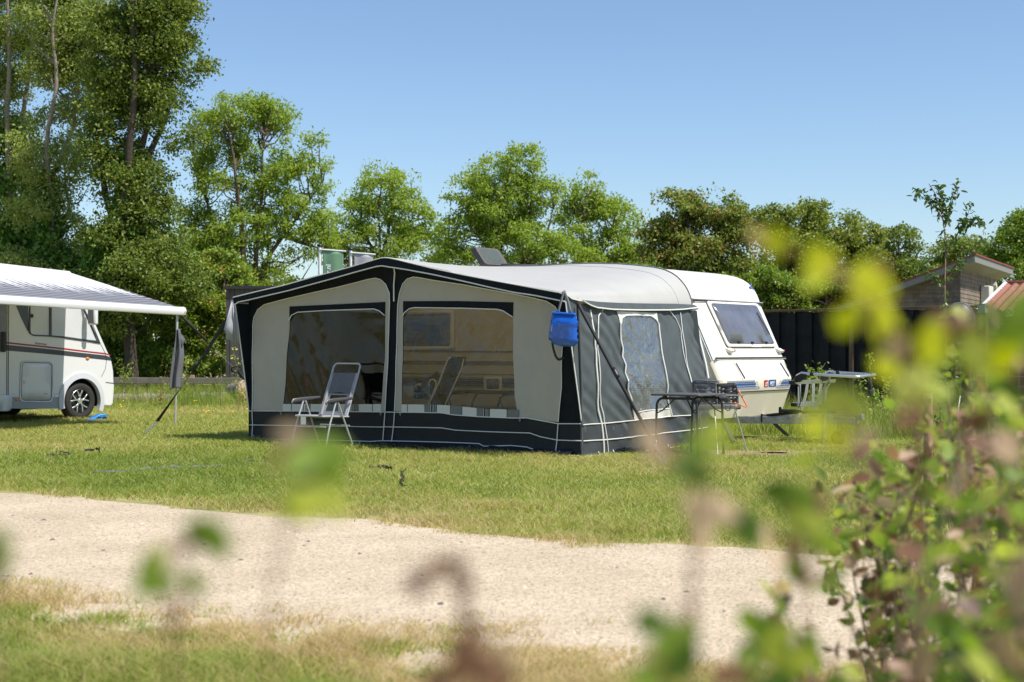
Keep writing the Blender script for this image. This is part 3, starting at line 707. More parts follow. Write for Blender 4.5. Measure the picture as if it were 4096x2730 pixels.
o = plate(cv, 'service_hatch', plS, ho, M['cream_body'], .012, .016, [hi]); plate(o, 'hatch_door', plS, hi, M['glass_front'], .012, .008)
for yy in (3.12, 5.08):
    w = MB(); w.lathe([(.02, -.08), (.2, -.08), (.29, -.07), (.31, -.05), (.31, .05), (.29, .07), (.2, .08), (.02, .08)], (-3.1, yy, .31), 'y', 28); w.build('wheel', M['rubber'], cv)
# roof hatches
HB = [TF.Y(PH(*p), 4.1) for p in [(300, 180), (370, 125), (700, 155), (870, 370), (600, 490), (510, 485)]]
mb = MB(); dm = Vector((0, .46, 0)); y0 = 3.9
top = [Vector((-4.78, y0, 2.98)), Vector((-4.36, y0, 2.95))]; 
lid = lambda u, v: Vector((-4.60 + .0 * u, 0, 0))
p0, p1 = Vector((-4.55, 3.85, 2.62)), Vector((-4.82, 3.85, 2.97)); across = Vector((.30, .40, -.03))
nl = (p1 - p0).cross(across).normalized(); nl = nl if nl.x > 0 else -nl
def lidpt(u, v, k): return p0 + (p1 - p0) * v + across * u + nl * k
ring = rnd([(0, 0), (1, 0), (1, 1), (0, 1)], .16); ins = rnd([(.1, .08), (.9, .08), (.9, .9), (.1, .9)], .14)
n = len(ring); mb.add([lidpt(u, v, 0) for u, v in ring] + [lidpt(u, v, .085) for u, v in ins], [[i, (i + 1) % n, n + (i + 1) % n, n + i] for i in range(n)] + [list(range(n, 2 * n))])
o = mb.build('open_roof_hatch', M['smoke'], cv, sharp=30)
mb = MB(); mb.add([lidpt(u, v, .087) for u, v in rnd([(.2, .14), (.8, .14), (.8, .82), (.2, .82)], .12)], [list(range(20))]); mb.build('hatch_pane', M['smoke_in'], o)
mb = MB(); q = rnd([(-4.28, 3.8), (-3.45, 3.8), (-3.45, 4.5), (-4.28, 4.5)], .12); q2 = rnd([(-4.22, 3.86), (-3.55, 3.86), (-3.55, 4.44), (-4.22, 4.44)], .12); n = len(q)
mb.add([(x, y, 2.54) for x, y in q] + [(x, y, 2.655 + (.03 if x < -4 else 0)) for x, y in q2], [[i, (i + 1) % n, n + (i + 1) % n, n + i] for i in range(n)] + [list(range(n, 2 * n))])
mb.build('roof_dome', M['smoke'], cv, bevel=.012)
# chassis and drawbar
mb = MB()
mb.bar((-.3, 3.6, .315), (1.75, 4.06, .335), .06, .10); mb.bar((-.3, 4.6, .315), (1.75, 4.14, .335), .06, .10)
mb.box((-2.9, 3.6, .31), (5.4, .06, .1)); mb.box((-2.9, 4.6, .31), (5.4, .06, .1)); mb.bar((1.6, 4.1, .36), (1.85, 4.1, .39), .09, .08)
mb.build('drawbar', M['galv'], cv, bevel=.006)
mb = MB(); mb.box((.5, 3.75, .35), (.02, .02, .12)); mb.tube([(.55, 3.80, .385), (.9, 3.88, .43), (1.5, 4.0, .46)], .022, 8); mb.tube([(.75, 3.82, .46), (1.05, 3.9, .45)], .022, 8); mb.tube([(.73, 3.82, .46), (.76, 3.83, .46)], .05, 10)
mb.build('brake_rod', M['black'], cv)
mb = MB(); mb.tube([(1.36, 3.9, .11), (1.38, 3.9, .78)], .032, 10); mb.tube([(1.38, 3.9, .78), (1.38, 3.9, .82), (1.44, 3.9, .88), (1.46, 3.9, .97)], .012, 6); mb.tube([(1.35, 3.9, -.01), (1.36, 3.9, .35)], .024, 8)
mb.build('jockey_post', M['galv'], cv)
mb = MB(); mb.lathe([(.005, -.03), (.085, -.03), (.1, -.015), (.1, .015), (.085, .03), (.005, .03)], (1.58, 3.88, .105), 'y', 22); mb.tube([(1.58, 3.88, .2), (1.57, 3.9, .27), (1.55, 3.95, .33)], .01, 6); mb.build('jockey_wheel', M['black'], cv)
mb = MB(); mb.bar((.05, 3.45, .32), (.32, 3.25, .03), .05, .05); mb.box((.34, 3.24, .02), (.12, .1, .025)); mb.build('corner_steady', M['tube_dark'], cv)
mb = MB(); mb.bar((.05, 4.8, .32), (.32, 4.95, .03), .05, .05); mb.build('corner_steady', M['tube_dark'], cv)

# ------------------------------------------------------------------ bicycle rack on the drawbar
rk = thing('bicycle_rack', "silver bicycle rack with two channels standing on the caravan drawbar", "bicycle rack", TF.o, TF.a)
mb = MB()
for x, z, y0, y1 in ((.98, .845, 3.72, 5.05), (1.02, .54, 3.70, 4.95), (1.30, .40, 3.75, 4.9)):
    n = 2
    for dy, h in ((0, .012), ):
        mb.prism([(x - .05, y0, z + .035), (x - .045, y0, z + .035), (x - .035, y0, z - .008), (x + .035, y0, z - .008), (x + .045, y0, z + .035), (x + .05, y0, z + .035), (x + .04, y0, z - .016), (x - .04, y0, z - .016)], (0, y1 - y0, 0))
    mb_r = mb; o = mb.build('wheel_channel', M['silver'], rk); mb = MB()
    e = MB(); e.box((x, y0 - .01, z + .01), (.09, .03, .05)); e.build('end_cap', M['black'], o, bevel=.006)
hoop = [(1.00, 3.75, .88), (1.04, 3.75, .95), (1.11, 3.75, .985), (1.2, 3.75, .975), (1.88, 3.75, .943), (1.915, 3.78, .942), (1.80, 4.62, .955), (1.765, 4.66, .957), (1.2, 4.6, .985), (1.13, 4.6, 1.0), (1.07, 4.6, .97)]
mb = MB(); mb.tube(hoop, .020, 10); mb.build('hoop', M['silver'], rk)
for y in (3.75, 4.6):
    mb = MB(); mb.prism([(.99, y - .03, .88), (1.02, y - .03, .945), (1.1, y - .03, .975), (1.19, y - .03, .965), (1.17, y - .03, .92), (1.08, y - .03, .86), (1.0, y - .03, .855)], (0, .06, 0)); mb.build('hinge_cheek', M['black'], rk, bevel=.006)
for p in ((1.26, 3.75, .972), (1.26, 4.6, .983), (1.82, 4.4, .952)):
    mb = MB(); mb.box(p, (.05, .052, .052)); mb.build('clamp_ring', M['black'], rk, bevel=.006)
mb = MB(); mb.box((1.82, 4.4, .84), (.05, .06, .17)); mb.box((1.82, 4.4, .71), (.07, .09, .09)); mb.build('frame_clamp', M['black'], rk, bevel=.015)
mb = MB()
for y in (3.9, 4.35):
    mb.tube([(1.0, y, .38), (1.0, y, .83)], .022, 8); mb.tube([(1.12, y, .83), (1.1, y, .70), (1.02, y, .40)], .02, 8)
mb.bar((1.35, 4.1, .86), (1.05, 4.1, .36), .03, .05); mb.bar((.9, 3.85, .39), (.9, 4.6, .39), .05, .03); mb.bar((1.25, 3.85, .385), (1.25, 4.6, .385), .05, .03)
mb.build('rack_frame', M['silver'], rk)
mb = MB(); mb.tube([(1.36, 4.1, .86), (1.30, 4.1, .79)], .02, 8); mb.build('lever_grip', M['black'], rk)
mb = MB(); mb.tube([(1.2, 4.9, .86), (1.24, 4.95, .75), (1.25, 4.9, .5)], .010, 6); mb.build('wheel_strap', M['black'], rk); mb = MB(); mb.tube([(.96, 3.74, .87), (1.08, 3.74, .80), (1.1, 3.72, .58), (1.06, 3.74, .5)], .008, 6); mb.build('wheel_strap', M['black'], rk)

# ------------------------------------------------------------------ motorhome with its wind-out awning
mh = thing('motorhome', "white motorhome with grey band and red line, its striped awning wound out", "motorhome", MF.o, MF.a)
mp = lambda p: (lambda q: (q.x, q.z))(MF.Y(p, 0))
plM = lambda off: (lambda a, b: Vector((a, -off, b)))
def arc(cx, cz, r, a0, a1, n): return [(cx + r * math.cos(rad(a0 + (a1 - a0) * i / n)), cz + r * math.sin(rad(a0 + (a1 - a0) * i / n))) for i in range(n + 1)]
MP = [(-5.55, .42), (-4.25, .25)] + arc(-3.75, .35, .43, 194, -14, 14) + [(-3.25, .24), (-.60, .235)] + arc(-.03, .35, .435, 195, -14, 16) + [(.44, .24), (.68, .22), (.745, .28), (.775, .60), (.772, .665), (.762, .685), (.752, .90), (.71, 1.08), (.665, 1.19), (.60, 1.29), (.30, 1.83), (.02, 2.33), (-.15, 2.52), (-.45, 2.68), (-.9, 2.755), (-5.2, 2.76), (-5.5, 2.66), (-5.62, 2.4), (-5.66, 1.5), (-5.6, .5)]
iw = MP.index((.60, 1.29)); isk = MP.index((.44, .24))
mb = MB()
loft(mb, MP, [(0, .035), (.010, .018), (.04, .004), (.07, 0), (2.23, 0), (2.26, .004), (2.29, .018), (2.3, .035)], lambda i, k: 1 if i in (iw, iw + 1) and 2 <= k <= 4 else (2 if i < isk and i >= 0 and i not in () else 0))
mb.build('body', [M['mh_white'], M['glass_front'], M['under']], mh, sharp=30)
mb = MB(); mb.box((-1.9, 1.15, .60), (5.0, 2.0, .02)); mb.box((-2.0, 1.15, .30), (3.0, 1.6, .12)); mb.build('chassis', M['under'], mh)
# lower grey skirt, arch trim
mb = MB(); sheet(mb, [mp(PW(*p)) for p in [(118, 1112), (690, 1112), (672, 1225), (660, 1240), (300, 1243), (120, 1238)]], plM(.006), (), .2); mb.build('side_skirt', M['mh_skirt'], mh)
mb = MB(); sheet(mb, [mp(PW(*p)) for p in [(-300, 1070), (102, 1085), (128, 1115), (120, 1240), (95, 1268), (-300, 1275)]], plM(.02), (), .2); mb.build('step_skirt', M['mh_white'], mh, solid=.02)
a1, a2 = arc(-.035, .35, .53, 196, -24, 26), arc(-.035, .35, .425, 196, -24, 26)
mb = MB(); mb.strip([Vector((x, -.03, z)) for x, z in a1], [Vector((x, -.045, z)) for x, z in a2]); mb.strip([Vector((x, -.045, z)) for x, z in a2], [Vector((x, .05, z)) for x, z in a2]); mb.strip([Vector((x, .01, z)) for x, z in a1], [Vector((x, -.03, z)) for x, z in a1])
mb.build('arch_trim', M['mh_arch'], mh)
# wheels
def mh_wheel(x, y, flip=1):
    t = MB(); t.lathe([(.225, -.095), (.27, -.11), (.325, -.105), (.345, -.085), (.35, -.05), (.35, .05), (.345, .085), (.325, .105), (.27, .11), (.225, .095)], (x, y, .35), 'y', 36)
    w = t.build('wheel', M['rubber'], mh)
    r = MB(); r.lathe([(.232, -.085), (.218, -.095), (.212, -.07), (.20, .0), (.03, .02)], (x, y, .35), 'y', 36); r.build('rim', M['rim_dark'], w)
    s = MB()
    yo = y - .075 * flip
    for k in range(5):
        for dq in (-.16, .16):
            a = math.pi / 2 + k * 2 * math.pi / 5 + dq; a2_ = math.pi / 2 + k * 2 * math.pi / 5 + dq * 2.0
            p0 = Vector((x + .055 * math.cos(a - dq), yo, .35 + .055 * math.sin(a - dq))); pm = Vector((x + .13 * math.cos(a), yo, .35 + .13 * math.sin(a))); p1 = Vector((x + .212 * math.cos(a2_), yo, .35 + .212 * math.sin(a2_)))
            s.bar(p0, pm, .012, .034, (0, 1, 0)) if False else s.bar(p0, pm, .02, .02, (0, 1, 0)); s.bar(pm, p1, .024, .02, (0, 1, 0))
    s.lathe([(.222, -.008), (.232, 0), (.222, .012)], (x, yo - .012 * flip, .35), 'y', 36)
    s.lathe([(.001, -.01), (.05, -.01), (.058, .02)], (x, yo - .008, .35), 'y', 16); s.build('spokes', M['silver'], w, bevel=.004)
    return w
mh_wheel(-.03, .12); mh_wheel(-3.75, .12); mh_wheel(-.03, 2.15, -1); mh_wheel(-3.75, 2.15, -1)
# cab window with pleated blind
wb = [mp(PW(*p)) for p in [(320, 340), (335, 388), (380, 412), (560, 420), (750, 440), (960, 470), (1140, 500)]]
wt = [(.22, 1.80), (-.16, 2.34), (-1.2, 2.34), (-1.22, 2.3)]
rim_o = wb + [mp(PW(962, 108)), (-.22, 2.30), (-1.15, 2.33), (-1.2, 2.3)]
pn1 = rnd([mp(PW(*p)) for p in [(342, 60), (342, 392), (556, 404), (558, 60)]], .03)
pn1 = [mp(PW(*p)) for p in [(342, 355), (352, 385), (375, 396), (556, 405)]] + [(mp(PW(556, 405))[0], 2.26), (mp(PW(342, 60))[0], 2.26)]
pn2 = [mp(PW(*p)) for p in [(584, 406), (740, 418), (960, 450), (1100, 466)]] + [mp(PW(946, 108)), (-.28, 2.26), (mp(PW(584, 100))[0], 2.26)]
mb = MB(); sheet(mb, rim_o, plM(.010), [pn1, pn2], .15); wn = mb.build('side_window', M['mh_grey'], mh, solid=.01)
mb = MB()
for L in ([pn1, pn2]): sheet(mb, L, plM(.006), (), .3)
mb.build('pane', clear_vinyl("clear window glass", (1, 1, 1), .03, 1, .0, 1), wn)
mb = MB()
for L in ([pn1, pn2]):
    x0, x1 = min(p[0] for p in L), max(p[0] for p in L); n = int((x1 - x0) / .011)
    g = lambda u, v: (lambda x: Vector((x, -.001 - .002 * (int(u * n + .5) % 2), 1.36 + v * .92)))(x0 + (x1 - x0) * u)
    mb2 = MB(); cols = [x0 + (x1 - x0) * i / n for i in range(n + 1)]
    def zr(x, top):
        zs = []; m = len(L)
        for i in range(m):
            a, b = L[i], L[(i + 1) % m]
            if (a[0] - x) * (b[0] - x) <= 0 and a[0] != b[0]: zs.append(a[1] + (b[1] - a[1]) * (x - a[0]) / (b[0] - a[0]))
        return (max(zs) if top else min(zs)) if zs else 1.6
    mb.strip([Vector((x, -.0012 - .0028 * (i % 2), zr(x, 1))) for i, x in enumerate(cols)], [Vector((x, -.0012 - .0028 * (i % 2), zr(x, 0))) for i, x in enumerate(cols)])
mb.build('pleated_blind', M['curtain'], wn, sharp=5)
mb = MB(); c = mp(PW(360, 183)); mb.box((c[0], -.014, c[1]), (.05, .01, .065)); mb.build('window_catch', M['black'], wn)
mb = MB(); sheet(mb, [mp(PW(*p)) for p in [(180, 66), (318, 70), (322, 378), (300, 330), (240, 210)]], plM(.003), (), .2); mb.build('corner_decal', M['mh_grey'], mh)
def band(p0, p1, mat_, nm, off): 
    mb = MB(); top = [mp(PW(*p)) for p in p0]; bot = [mp(PW(*p)) for p in p1]; sheet(mb, top + bot[::-1], plM(off), (), .2); return mb.build(nm, mat_, mh)
band([(-400, 440), (115, 484), (500, 525), (750, 552), (1000, 584), (1200, 606), (1256, 622)], [(-400, 458), (115, 503), (500, 543), (750, 570), (1000, 600), (1200, 622), (1258, 634)], M['mh_red'], 'red_stripe', .0035)
band([(-400, 470), (115, 516), (500, 556), (750, 583), (1000, 612), (1205, 634), (1262, 656)], [(-400, 535), (115, 582), (500, 614), (750, 638), (1000, 664), (1205, 686), (1266, 694)], M['mh_grey'], 'grey_band', .003)
b0, b1 = mp(PW(398, 506)), mp(PW(570, 524)); dx = Vector((b1[0] - b0[0], 0, b1[1] - b0[1]))
text("SportLine", .056, M['mh_grey'], mh, (b0[0], -.003, b0[1]), dx, (0, 0, 1), "lettering", 1.12, caps=True)
mb = MB(); c = mp(PW(997, 668)); mb.ball((c[0], -.006, c[1]), .042, 8, (1, .45, .62)); mb.build('side_marker', M['amber'], mh)
mb = MB(); c = mp(PW(190, 1138)); mb.ball((c[0], -.008, c[1]), .045, 8, (1, .4, .5)); mb.build('side_marker', M['amber'], mh)
ho = rnd([mp(PW(*p)) for p in [(232, 692), (600, 706), (596, 1172), (218, 1166)]], .09); hi = rnd([mp(PW(*p)) for p in [(250, 708), (592, 718), (582, 1152), (238, 1146)]], .08)
hd_ = plate(mh, 'locker_door', plM, ho, M['mh_white'], .007, .008, [hi], .2); plate(hd_, 'door_panel', plM, hi, M['mh_white'], .005, .004, (), .2)
mb = MB(); mb.tube([Vector((x, -.011, z)) for x, z in hi], .0035, 5, True); mb.tube([Vector((x, -.006, z)) for x, z in ho], .003, 5, True); mb.build('door_gap', M['seal'], hd_)
mb = MB(); c = mp(PW(275, 932)); mb.ball((c[0], -.015, c[1]), .042, 8, (.5, .35, 1)); mb.build('door_handle', M['mh_white'], hd_)
mb = MB(); c = mp(PW(520, 1070)); mb.box((c[0], -.012, c[1]), (.06, .016, .014)); mb.build('door_latch', M['galv'], hd_)
for u, v in ((155, 1072), (650, 1072)):
    mb = MB(); c = mp(PW(u, v)); mb.box((c[0], -.012, c[1]), (.055, .02, .02)); mb.box((c[0] - .0, -.008, c[1] - .035), (.13, .014, .05)); mb.build('skirt_clip', M['mh_white'], mh, bevel=.006)
# entrance door on the left
mb = MB()
for u in (80, 98): 
    a, b = mp(PW(u + 2, -200)), mp(PW(u - 6, 1190)); mb.tube([(a[0], -.004, a[1]), (b[0], -.004, b[1])], .006, 5)
mb.tube([(mp(PW(75, 1195))[0], -.004, mp(PW(75, 1195))[1]), (-2.35, -.004, .26)], .006, 5)
mb.build('door_frame', M['seal'], mh)
mb = MB(); sheet(mb, rnd([mp(PW(*p)) for p in [(-330, -100), (70, -100), (66, 600), (-330, 560)]], .07), plM(.01), (), .2); mb.build('door_window', M['glass_front'], mh)
mb = MB(); c = mp(PW(30, 480)); mb.box((c[0], -.03, c[1]), (.09, .05, .36)); mb.build('door_handle', M['black'], mh, bevel=.03)
mb = MB(); q = [mp(PW(*p)) for p in [(960, 100), (1060, 290), (1145, 500), (1200, 610), (1213, 700), (1200, 790), (1155, 878)]]; mb.tube([Vector((x, -.002, z)) for x, z in q], .005, 5)
q = [mp(PW(*p)) for p in [(1205, 940), (1320, 955)]]; mb.tube([Vector((x, -.003, z)) for x, z in q], .006, 5)
mb.build('panel_gap', M['seal'], mh)
# mirror
c = MF.Y(PW(1060, 200), -.22); mi = MB(); mi.box(c + Vector((0, 0, .03)), (.10, .20, .34)); mo = mi.build('mirror', M['mh_white'], mh, bevel=.03)
mi = MB(); mi.box(c + Vector((-.055, 0, .03)), (.006, .15, .28)); mi.build('mirror_glass', M['glass_front'], mo)
mi = MB(); mi.tube([c + Vector((0, .0, .18)), c + Vector((-.05, .1, .30)), c + Vector((-.12, .22, .36))], .03, 8); mi.build('mirror_arm', M['black'], mo)
# wind-out awning
cz = lambda x: 2.70 + .045 * (-.35 - x); bz = lambda x: 1.97 + .024 * (-.35 - x)
mb = MB(); prof = [(.02, -.07), (-.09, -.07), (-.12, -.04), (-.12, .02), (-.08, .05), (.02, .06)]
XA, XB = -.36, -5.1
mb.add([(XA, y, cz(XA) + z) for y, z in prof] + [(XB, y, cz(XB) + z) for y, z in prof], [(i, (i + 1) % 6, 6 + (i + 1) % 6, 6 + i) for i in range(6)] + [tuple(range(6))[::-1], tuple(range(6, 12))]); mb.build('awning_cassette', M['mh_white'], mh, bevel=.01)
m = bpy.data.materials.new("striped awning cloth"); m.use_nodes = True; t = m.node_tree; p = t.nodes["Principled BSDF"]; p.inputs['Roughness'].default_value = .6
tc = node(t, 'ShaderNodeTexCoord'); sx_ = node(t, 'ShaderNodeSeparateXYZ'); t.links.new(tc.outputs['Object'], sx_.inputs[0])
def mth(op, a, b=None, c=None, clamp=False):
    n_ = node(t, 'ShaderNodeMath', operation=op); n_.use_clamp = clamp
    for i, v in enumerate((a, b, c)):
        if v is None: continue
        if isinstance(v, (int, float)): n_.inputs[i].default_value = v
        else: t.links.new(v, n_.inputs[i])
    return n_.outputs[0]
d = mth('DIVIDE', sx_.outputs[1], -3.0); fx = mth('FRACT', mth('MULTIPLY', sx_.outputs[0], 7.0)); tri = mth('ABSOLUTE', mth('SUBTRACT', fx, .5))
grp = mth('FRACT', mth('MULTIPLY', sx_.outputs[0], 7.0 / 4)); late = mth('MULTIPLY', mth('LESS_THAN', grp, .25), .10)
dd = mth('SUBTRACT', mth('SUBTRACT', d, .36), late); duty = mth('MULTIPLY', dd, 2.0)
st = mth('MULTIPLY_ADD', mth('SUBTRACT', duty, tri), 14.0, .5, True)
fy = mth('ABSOLUTE', mth('SUBTRACT', mth('FRACT', mth('MULTIPLY', d, 17.0)), .5)); st2 = mth('MULTIPLY', st, mth('MULTIPLY_ADD', fy, 1.6, .5, True))
mxc = node(t, 'ShaderNodeMix', data_type='RGBA'); mxc.inputs[6].default_value = (.66, .66, .66, 1); mxc.inputs[7].default_value = (.10, .102, .13, 1); t.links.new(st2, mxc.inputs[0]); t.links.new(mxc.outputs[2], p.inputs['Base Color'])
tr = node(t, 'ShaderNodeBsdfTranslucent'); t.links.new(mxc.outputs[2], tr.inputs[0]); ms = node(t, 'ShaderNodeMixShader'); ms.inputs[0].default_value = .08
t.links.new(p.outputs[0], ms.inputs[1]); t.links.new(tr.outputs[0], ms.inputs[2]); t.links.new(ms.outputs[0], t.nodes["Material Output"].inputs[0]); M['striped'] = m
mb = MB(); mb.grid(lambda u, v: (lambda x: Vector((x, -.10 - 2.86 * v, (cz(x) + .02) * (1 - v) + (bz(x) + .055) * v - .05 * math.sin(math.pi * v) * math.sin(math.pi * min(1, u * 1.0)) ** .3)))(XA + (XB - XA) * u), 40, 20); mb.build('awning_cloth', M['striped'], mh)
mb = MB(); bp_ = [(-.04, -.07), (-.10, -.06), (-.125, 0), (-.10, .055), (-.05, .075), (.03, .07), (.05, .03), (.05, -.05)]
nb = len(bp_); mb.add([(XA, -2.93 + y, bz(XA) + z) for y, z in bp_] + [(XB, -2.93 + y, bz(XB) + z) for y, z in bp_], [(i, (i + 1) % nb, nb + (i + 1) % nb, nb + i) for i in range(nb)] + [tuple(range(nb))[::-1], tuple(range(nb, 2 * nb))]); mb.build('awning_bar', M['mh_white'], mh, sharp=50)
mb = MB(); mb.add([(XA + .025, -2.93 + y * 1.05, bz(XA) + z * 1.05) for y, z in bp_] + [(XA - .01, -2.93 + y * 1.05, bz(XA) + z * 1.05) for y, z in bp_], [(i, (i + 1) % nb, nb + (i + 1) % nb, nb + i) for i in range(nb)] + [tuple(range(nb))[::-1], tuple(range(nb, 2 * nb))]); mb.build('bar_cap', M['cream'], mh)
foot = MF.loc(ground(PE(1222, 1312))); ptop = Vector((XA - .07, -2.93, bz(XA) - .06))
mb = MB(); mb.tube([ptop, ptop.lerp(foot, .45)], .021, 8); mb.tube([ptop.lerp(foot, .43), foot], .016, 8); mb.build('awning_leg', M['alu'], mh)
mb = MB()
for x in (-.9, -4.6): mb.tube([(x, -.1, cz(x) - .03), (x - .9, -1.4, 2.3), (x - .05, -2.85, bz(x))], .022, 6)
mb.build('folding_arm', M['mh_white'], mh)

def wpart(mb, name, mat_, root, **k):
    o = mb.build(name, mat_, root, **k); o.location = -root.location; return o
def ribbon(mb, pts, w, side, mi=0, n=30, twist=0):
    P = poly_res(pts, n); sd = Vector(side).normalized()
    a, b = [], []
    for i, p in enumerate(P):
        t_ = (P[min(i + 1, n - 1)] - P[max(0, i - 1)]).normalized(); s_ = (sd - t_ * sd.dot(t_)).normalized()
        if twist:
            s_ = Matrix.Rotation(twist * i / (n - 1), 3, t_) @ s_
        a.append(p + s_ * w / 2); b.append(p - s_ * w / 2)
    return mb.strip(a, b, mi)

# ------------------------------------------------------------------ storm straps
def storm_strap(label, top, ring, spring_end, peg, width, side, twist):
    r = thing('storm_strap', label, "strap", peg)
    d = (Vector(ring) - Vector(top)); mb = MB(); ribbon(mb, [top, Vector(top).lerp(Vector(ring), .5) + Vector((0, 0, -.02)), ring], width, side, 0, 40, twist); wpart(mb, 'webbing', M['strap'], r, solid=.003)
    c = Vector(top) + d * .52; mb = MB(); ribbon(mb, [c - d.normalized() * .07, c + d.normalized() * .07], width * 1.15, side, 0, 4); o = wpart(mb, 'buckle', M['black'], r, solid=.012)
    dn = d.normalized(); mb = MB(); ct = Vector(ring) + dn * .035; u = dn.cross(Vector((0, 1, 0))).normalized(); mb.tube([ct + dn * .035 * math.cos(a) + u * .035 * math.sin(a) for a in np.linspace(0, 2 * math.pi, 15)[:-1]], .004, 6, True)
    ct2 = Vector(spring_end) ; mb.tube([ct2 + dn * .025 * math.cos(a) + u * .025 * math.sin(a) for a in np.linspace(0, 2 * math.pi, 13)[:-1]], .004, 6, True); wpart(mb, 'ring', M['chrome'], r)
    a, b = Vector(ring) + dn * .06, Vector(spring_end) - dn * .03; mb = MB(); mb.tube([a, b], .013, 8); L = (b - a); v_ = u.cross(dn)
    mb.tube([a + L * (k / 120) + (u * math.cos(k * .9) + v_ * math.sin(k * .9)) * .014 for k in range(121)], .0035, 4); wpart(mb, 'spring', M['chrome'], r)
    mb = MB(); mb.tube([ct2, Vector(peg) + Vector((0, 0, .03)), Vector(peg) + Vector((-.02, 0, -.12))], .008, 6); wpart(mb, 'peg', M['galv'], r); return r
g1 = ground(PC(885, 1545))
storm_strap("dark webbing storm strap slanting down the sunlit side of the big awning to a spring", TF.wld(-.02, -.06, 1.87), at(PC(800, 1362), 16.33), at(PC(874, 1482), 16.24), g1, .042, (1, 0, .3), .5)
g2 = ground(PE(1000, 1388))
tl2 = TF.wld(-5.86, -.22, 1.94)
storm_strap("twisted black storm strap running from the big awning's left corner to a shiny peg spring", tl2, at(PE(1095, 1283), 21.28), at(PE(1012, 1368), 21.33), g2, .06, (1, .3, -.4), 2.6)
r = thing('guy_strap', "black guy strap with knotted loop running from the motorhome awning leg behind the big awning", "strap", Vector((-3.67, 24.0, 0)))
tp = MF.wld(ptop.x, ptop.y, ptop.z); k1 = at(PE(1640, 918), 24.2); k2 = Vector((-3.67, 24.0, .0)); mb = MB()
ribbon(mb, [tp + Vector((.08, 0, -.03)), at(PE(1440, 725), 24.45)], .05, (1, 0, 1), 0, 12, .5); ribbon(mb, [at(PE(1440, 725), 24.45), at(PE(1500, 785), 24.4)], .025, (1, 0, 1), 0, 6); wpart(mb, 'webbing', M['strap'], r, solid=.003); mb = MB(); ribbon(mb, [at(PE(1660, 935), 24.15), at(PE(1715, 1000), 24.1), k2], .05, (1, 0, 1), 0, 12); wpart(mb, 'webbing', M['strap'], r, solid=.003)
mb = MB(); mb.tube([at(PE(1500, 785), 24.4), k1], .005, 5); mb.tube([tp, tp + Vector((.04, 0, -.0)), tp + Vector((.09, 0, -.04))], .004, 5); wpart(mb, 'cord', M['strap_grey'], r)
mb = MB(); mb.tube([k1 + Vector((.09 * math.cos(a) + .02, .02 * math.sin(2 * a), .05 * math.sin(a) - .01)) for a in np.linspace(0, 2 * math.pi, 16)[:-1]], .018, 6, True, flat=.5); mb.tube([k1 + Vector((.05, 0, -.02)), k1 + Vector((.10, 0, -.14)), k1 + Vector((.16, 0, -.16)), k1 + Vector((.12, 0, -.06))], .02, 6, flat=.5); wpart(mb, 'knot', M['strap'], r)

# ------------------------------------------------------------------ towels, blue bag
tw = thing('towel', "dark grey towel hanging from the thin leg of the motorhome awning", "towel", MF.wld(foot.x, foot.y, .8))
zt, zb2 = at(PE(1245, 640), 24.55), at(PE(1235, 1060), 24.5)
def tow(u, v):
    w = .05 + .14 * min(1, v * 2.2); x = (u - .5) * w; p = zt.lerp(zb2, v)
    return p + Vector((x + .02 * math.sin(v * 5), -.05 - .035 * math.cos(u * 9 + v) - .012 * noise.noise(Vector((u * 3, v * 4, 2))), .03 * math.sin(u * 3) * v))
mb = MB(); mb.grid(tow, 24, 40); wpart(mb, 'cloth', M['towel'], tw, solid=.012)
mb = MB(); a = at(PE(1252, 660), 24.48); b = at(PE(1292, 712), 24.45); c = at(PE(1268, 760), 24.46); mb.add([a, b, c, at(PE(1262, 800), 24.5)], [(0, 1, 2), (0, 2, 3)]); wpart(mb, 'folded_corner', M['towel'], tw, solid=.012)
PT = reg(880, 1180, 6.533)
t2 = thing('towel', "pale grey quilted cloth pegged at the left corner of the big awning", "towel", TF.wld(-5.95, -.25, 1.2))
mb = MB(); YY = 20.45
for L, off, mi in (([(300, 160), (105, 900), (365, 1315), (330, 730), (300, 590), (320, 340)], 0, 0), ([(310, 120), (320, 340), (300, 590), (330, 730), (362, 1310), (430, 1270), (400, 800), (365, 350)], .02, 0), ([(365, 350), (400, 800), (425, 1210), (512, 1240), (450, 700), (345, 170)], .03, 0), ([(105, 905), (155, 1030), (155, 1140), (240, 1170), (360, 1320)], .05, 0)):
    q = [at(PT(*p), YY + off + .05 * ((p[0] - 300) / 300)) for p in L]; mb.add(q, [tuple(range(len(q)))], mi)
mb.build('x', M['towel_light'], t2, solid=.01).location = -t2.location
t2.children[0].name = 'cloth'
RB = reg(2150, 1200, 6.27)
bg_ = thing('dry_bag', "glossy blue roll top bag hanging by two straps at the awning corner", "bag", TF.wld(-.1, -.4, 1.45), TF.a)
BO = bg_.location.copy()
bq = lambda p: (lambda q: (q.x, q.z))(TF.Y(RB(*p), -.36))
out = [bq(p) for p in [(370, 322), (660, 340), (940, 358), (985, 420), (1025, 560), (1005, 700), (1018, 1000), (1008, 1080), (930, 1172), (640, 1172), (520, 1150), (420, 1110), (350, 1040), (285, 1008), (310, 760), (350, 480)]]
OA = np.array(dens(out, .01))
def dedge(a, b): return float(np.sqrt(((OA - np.array((a, b))) ** 2).sum(1).min()))
zt_ = max(p[1] for p in out)
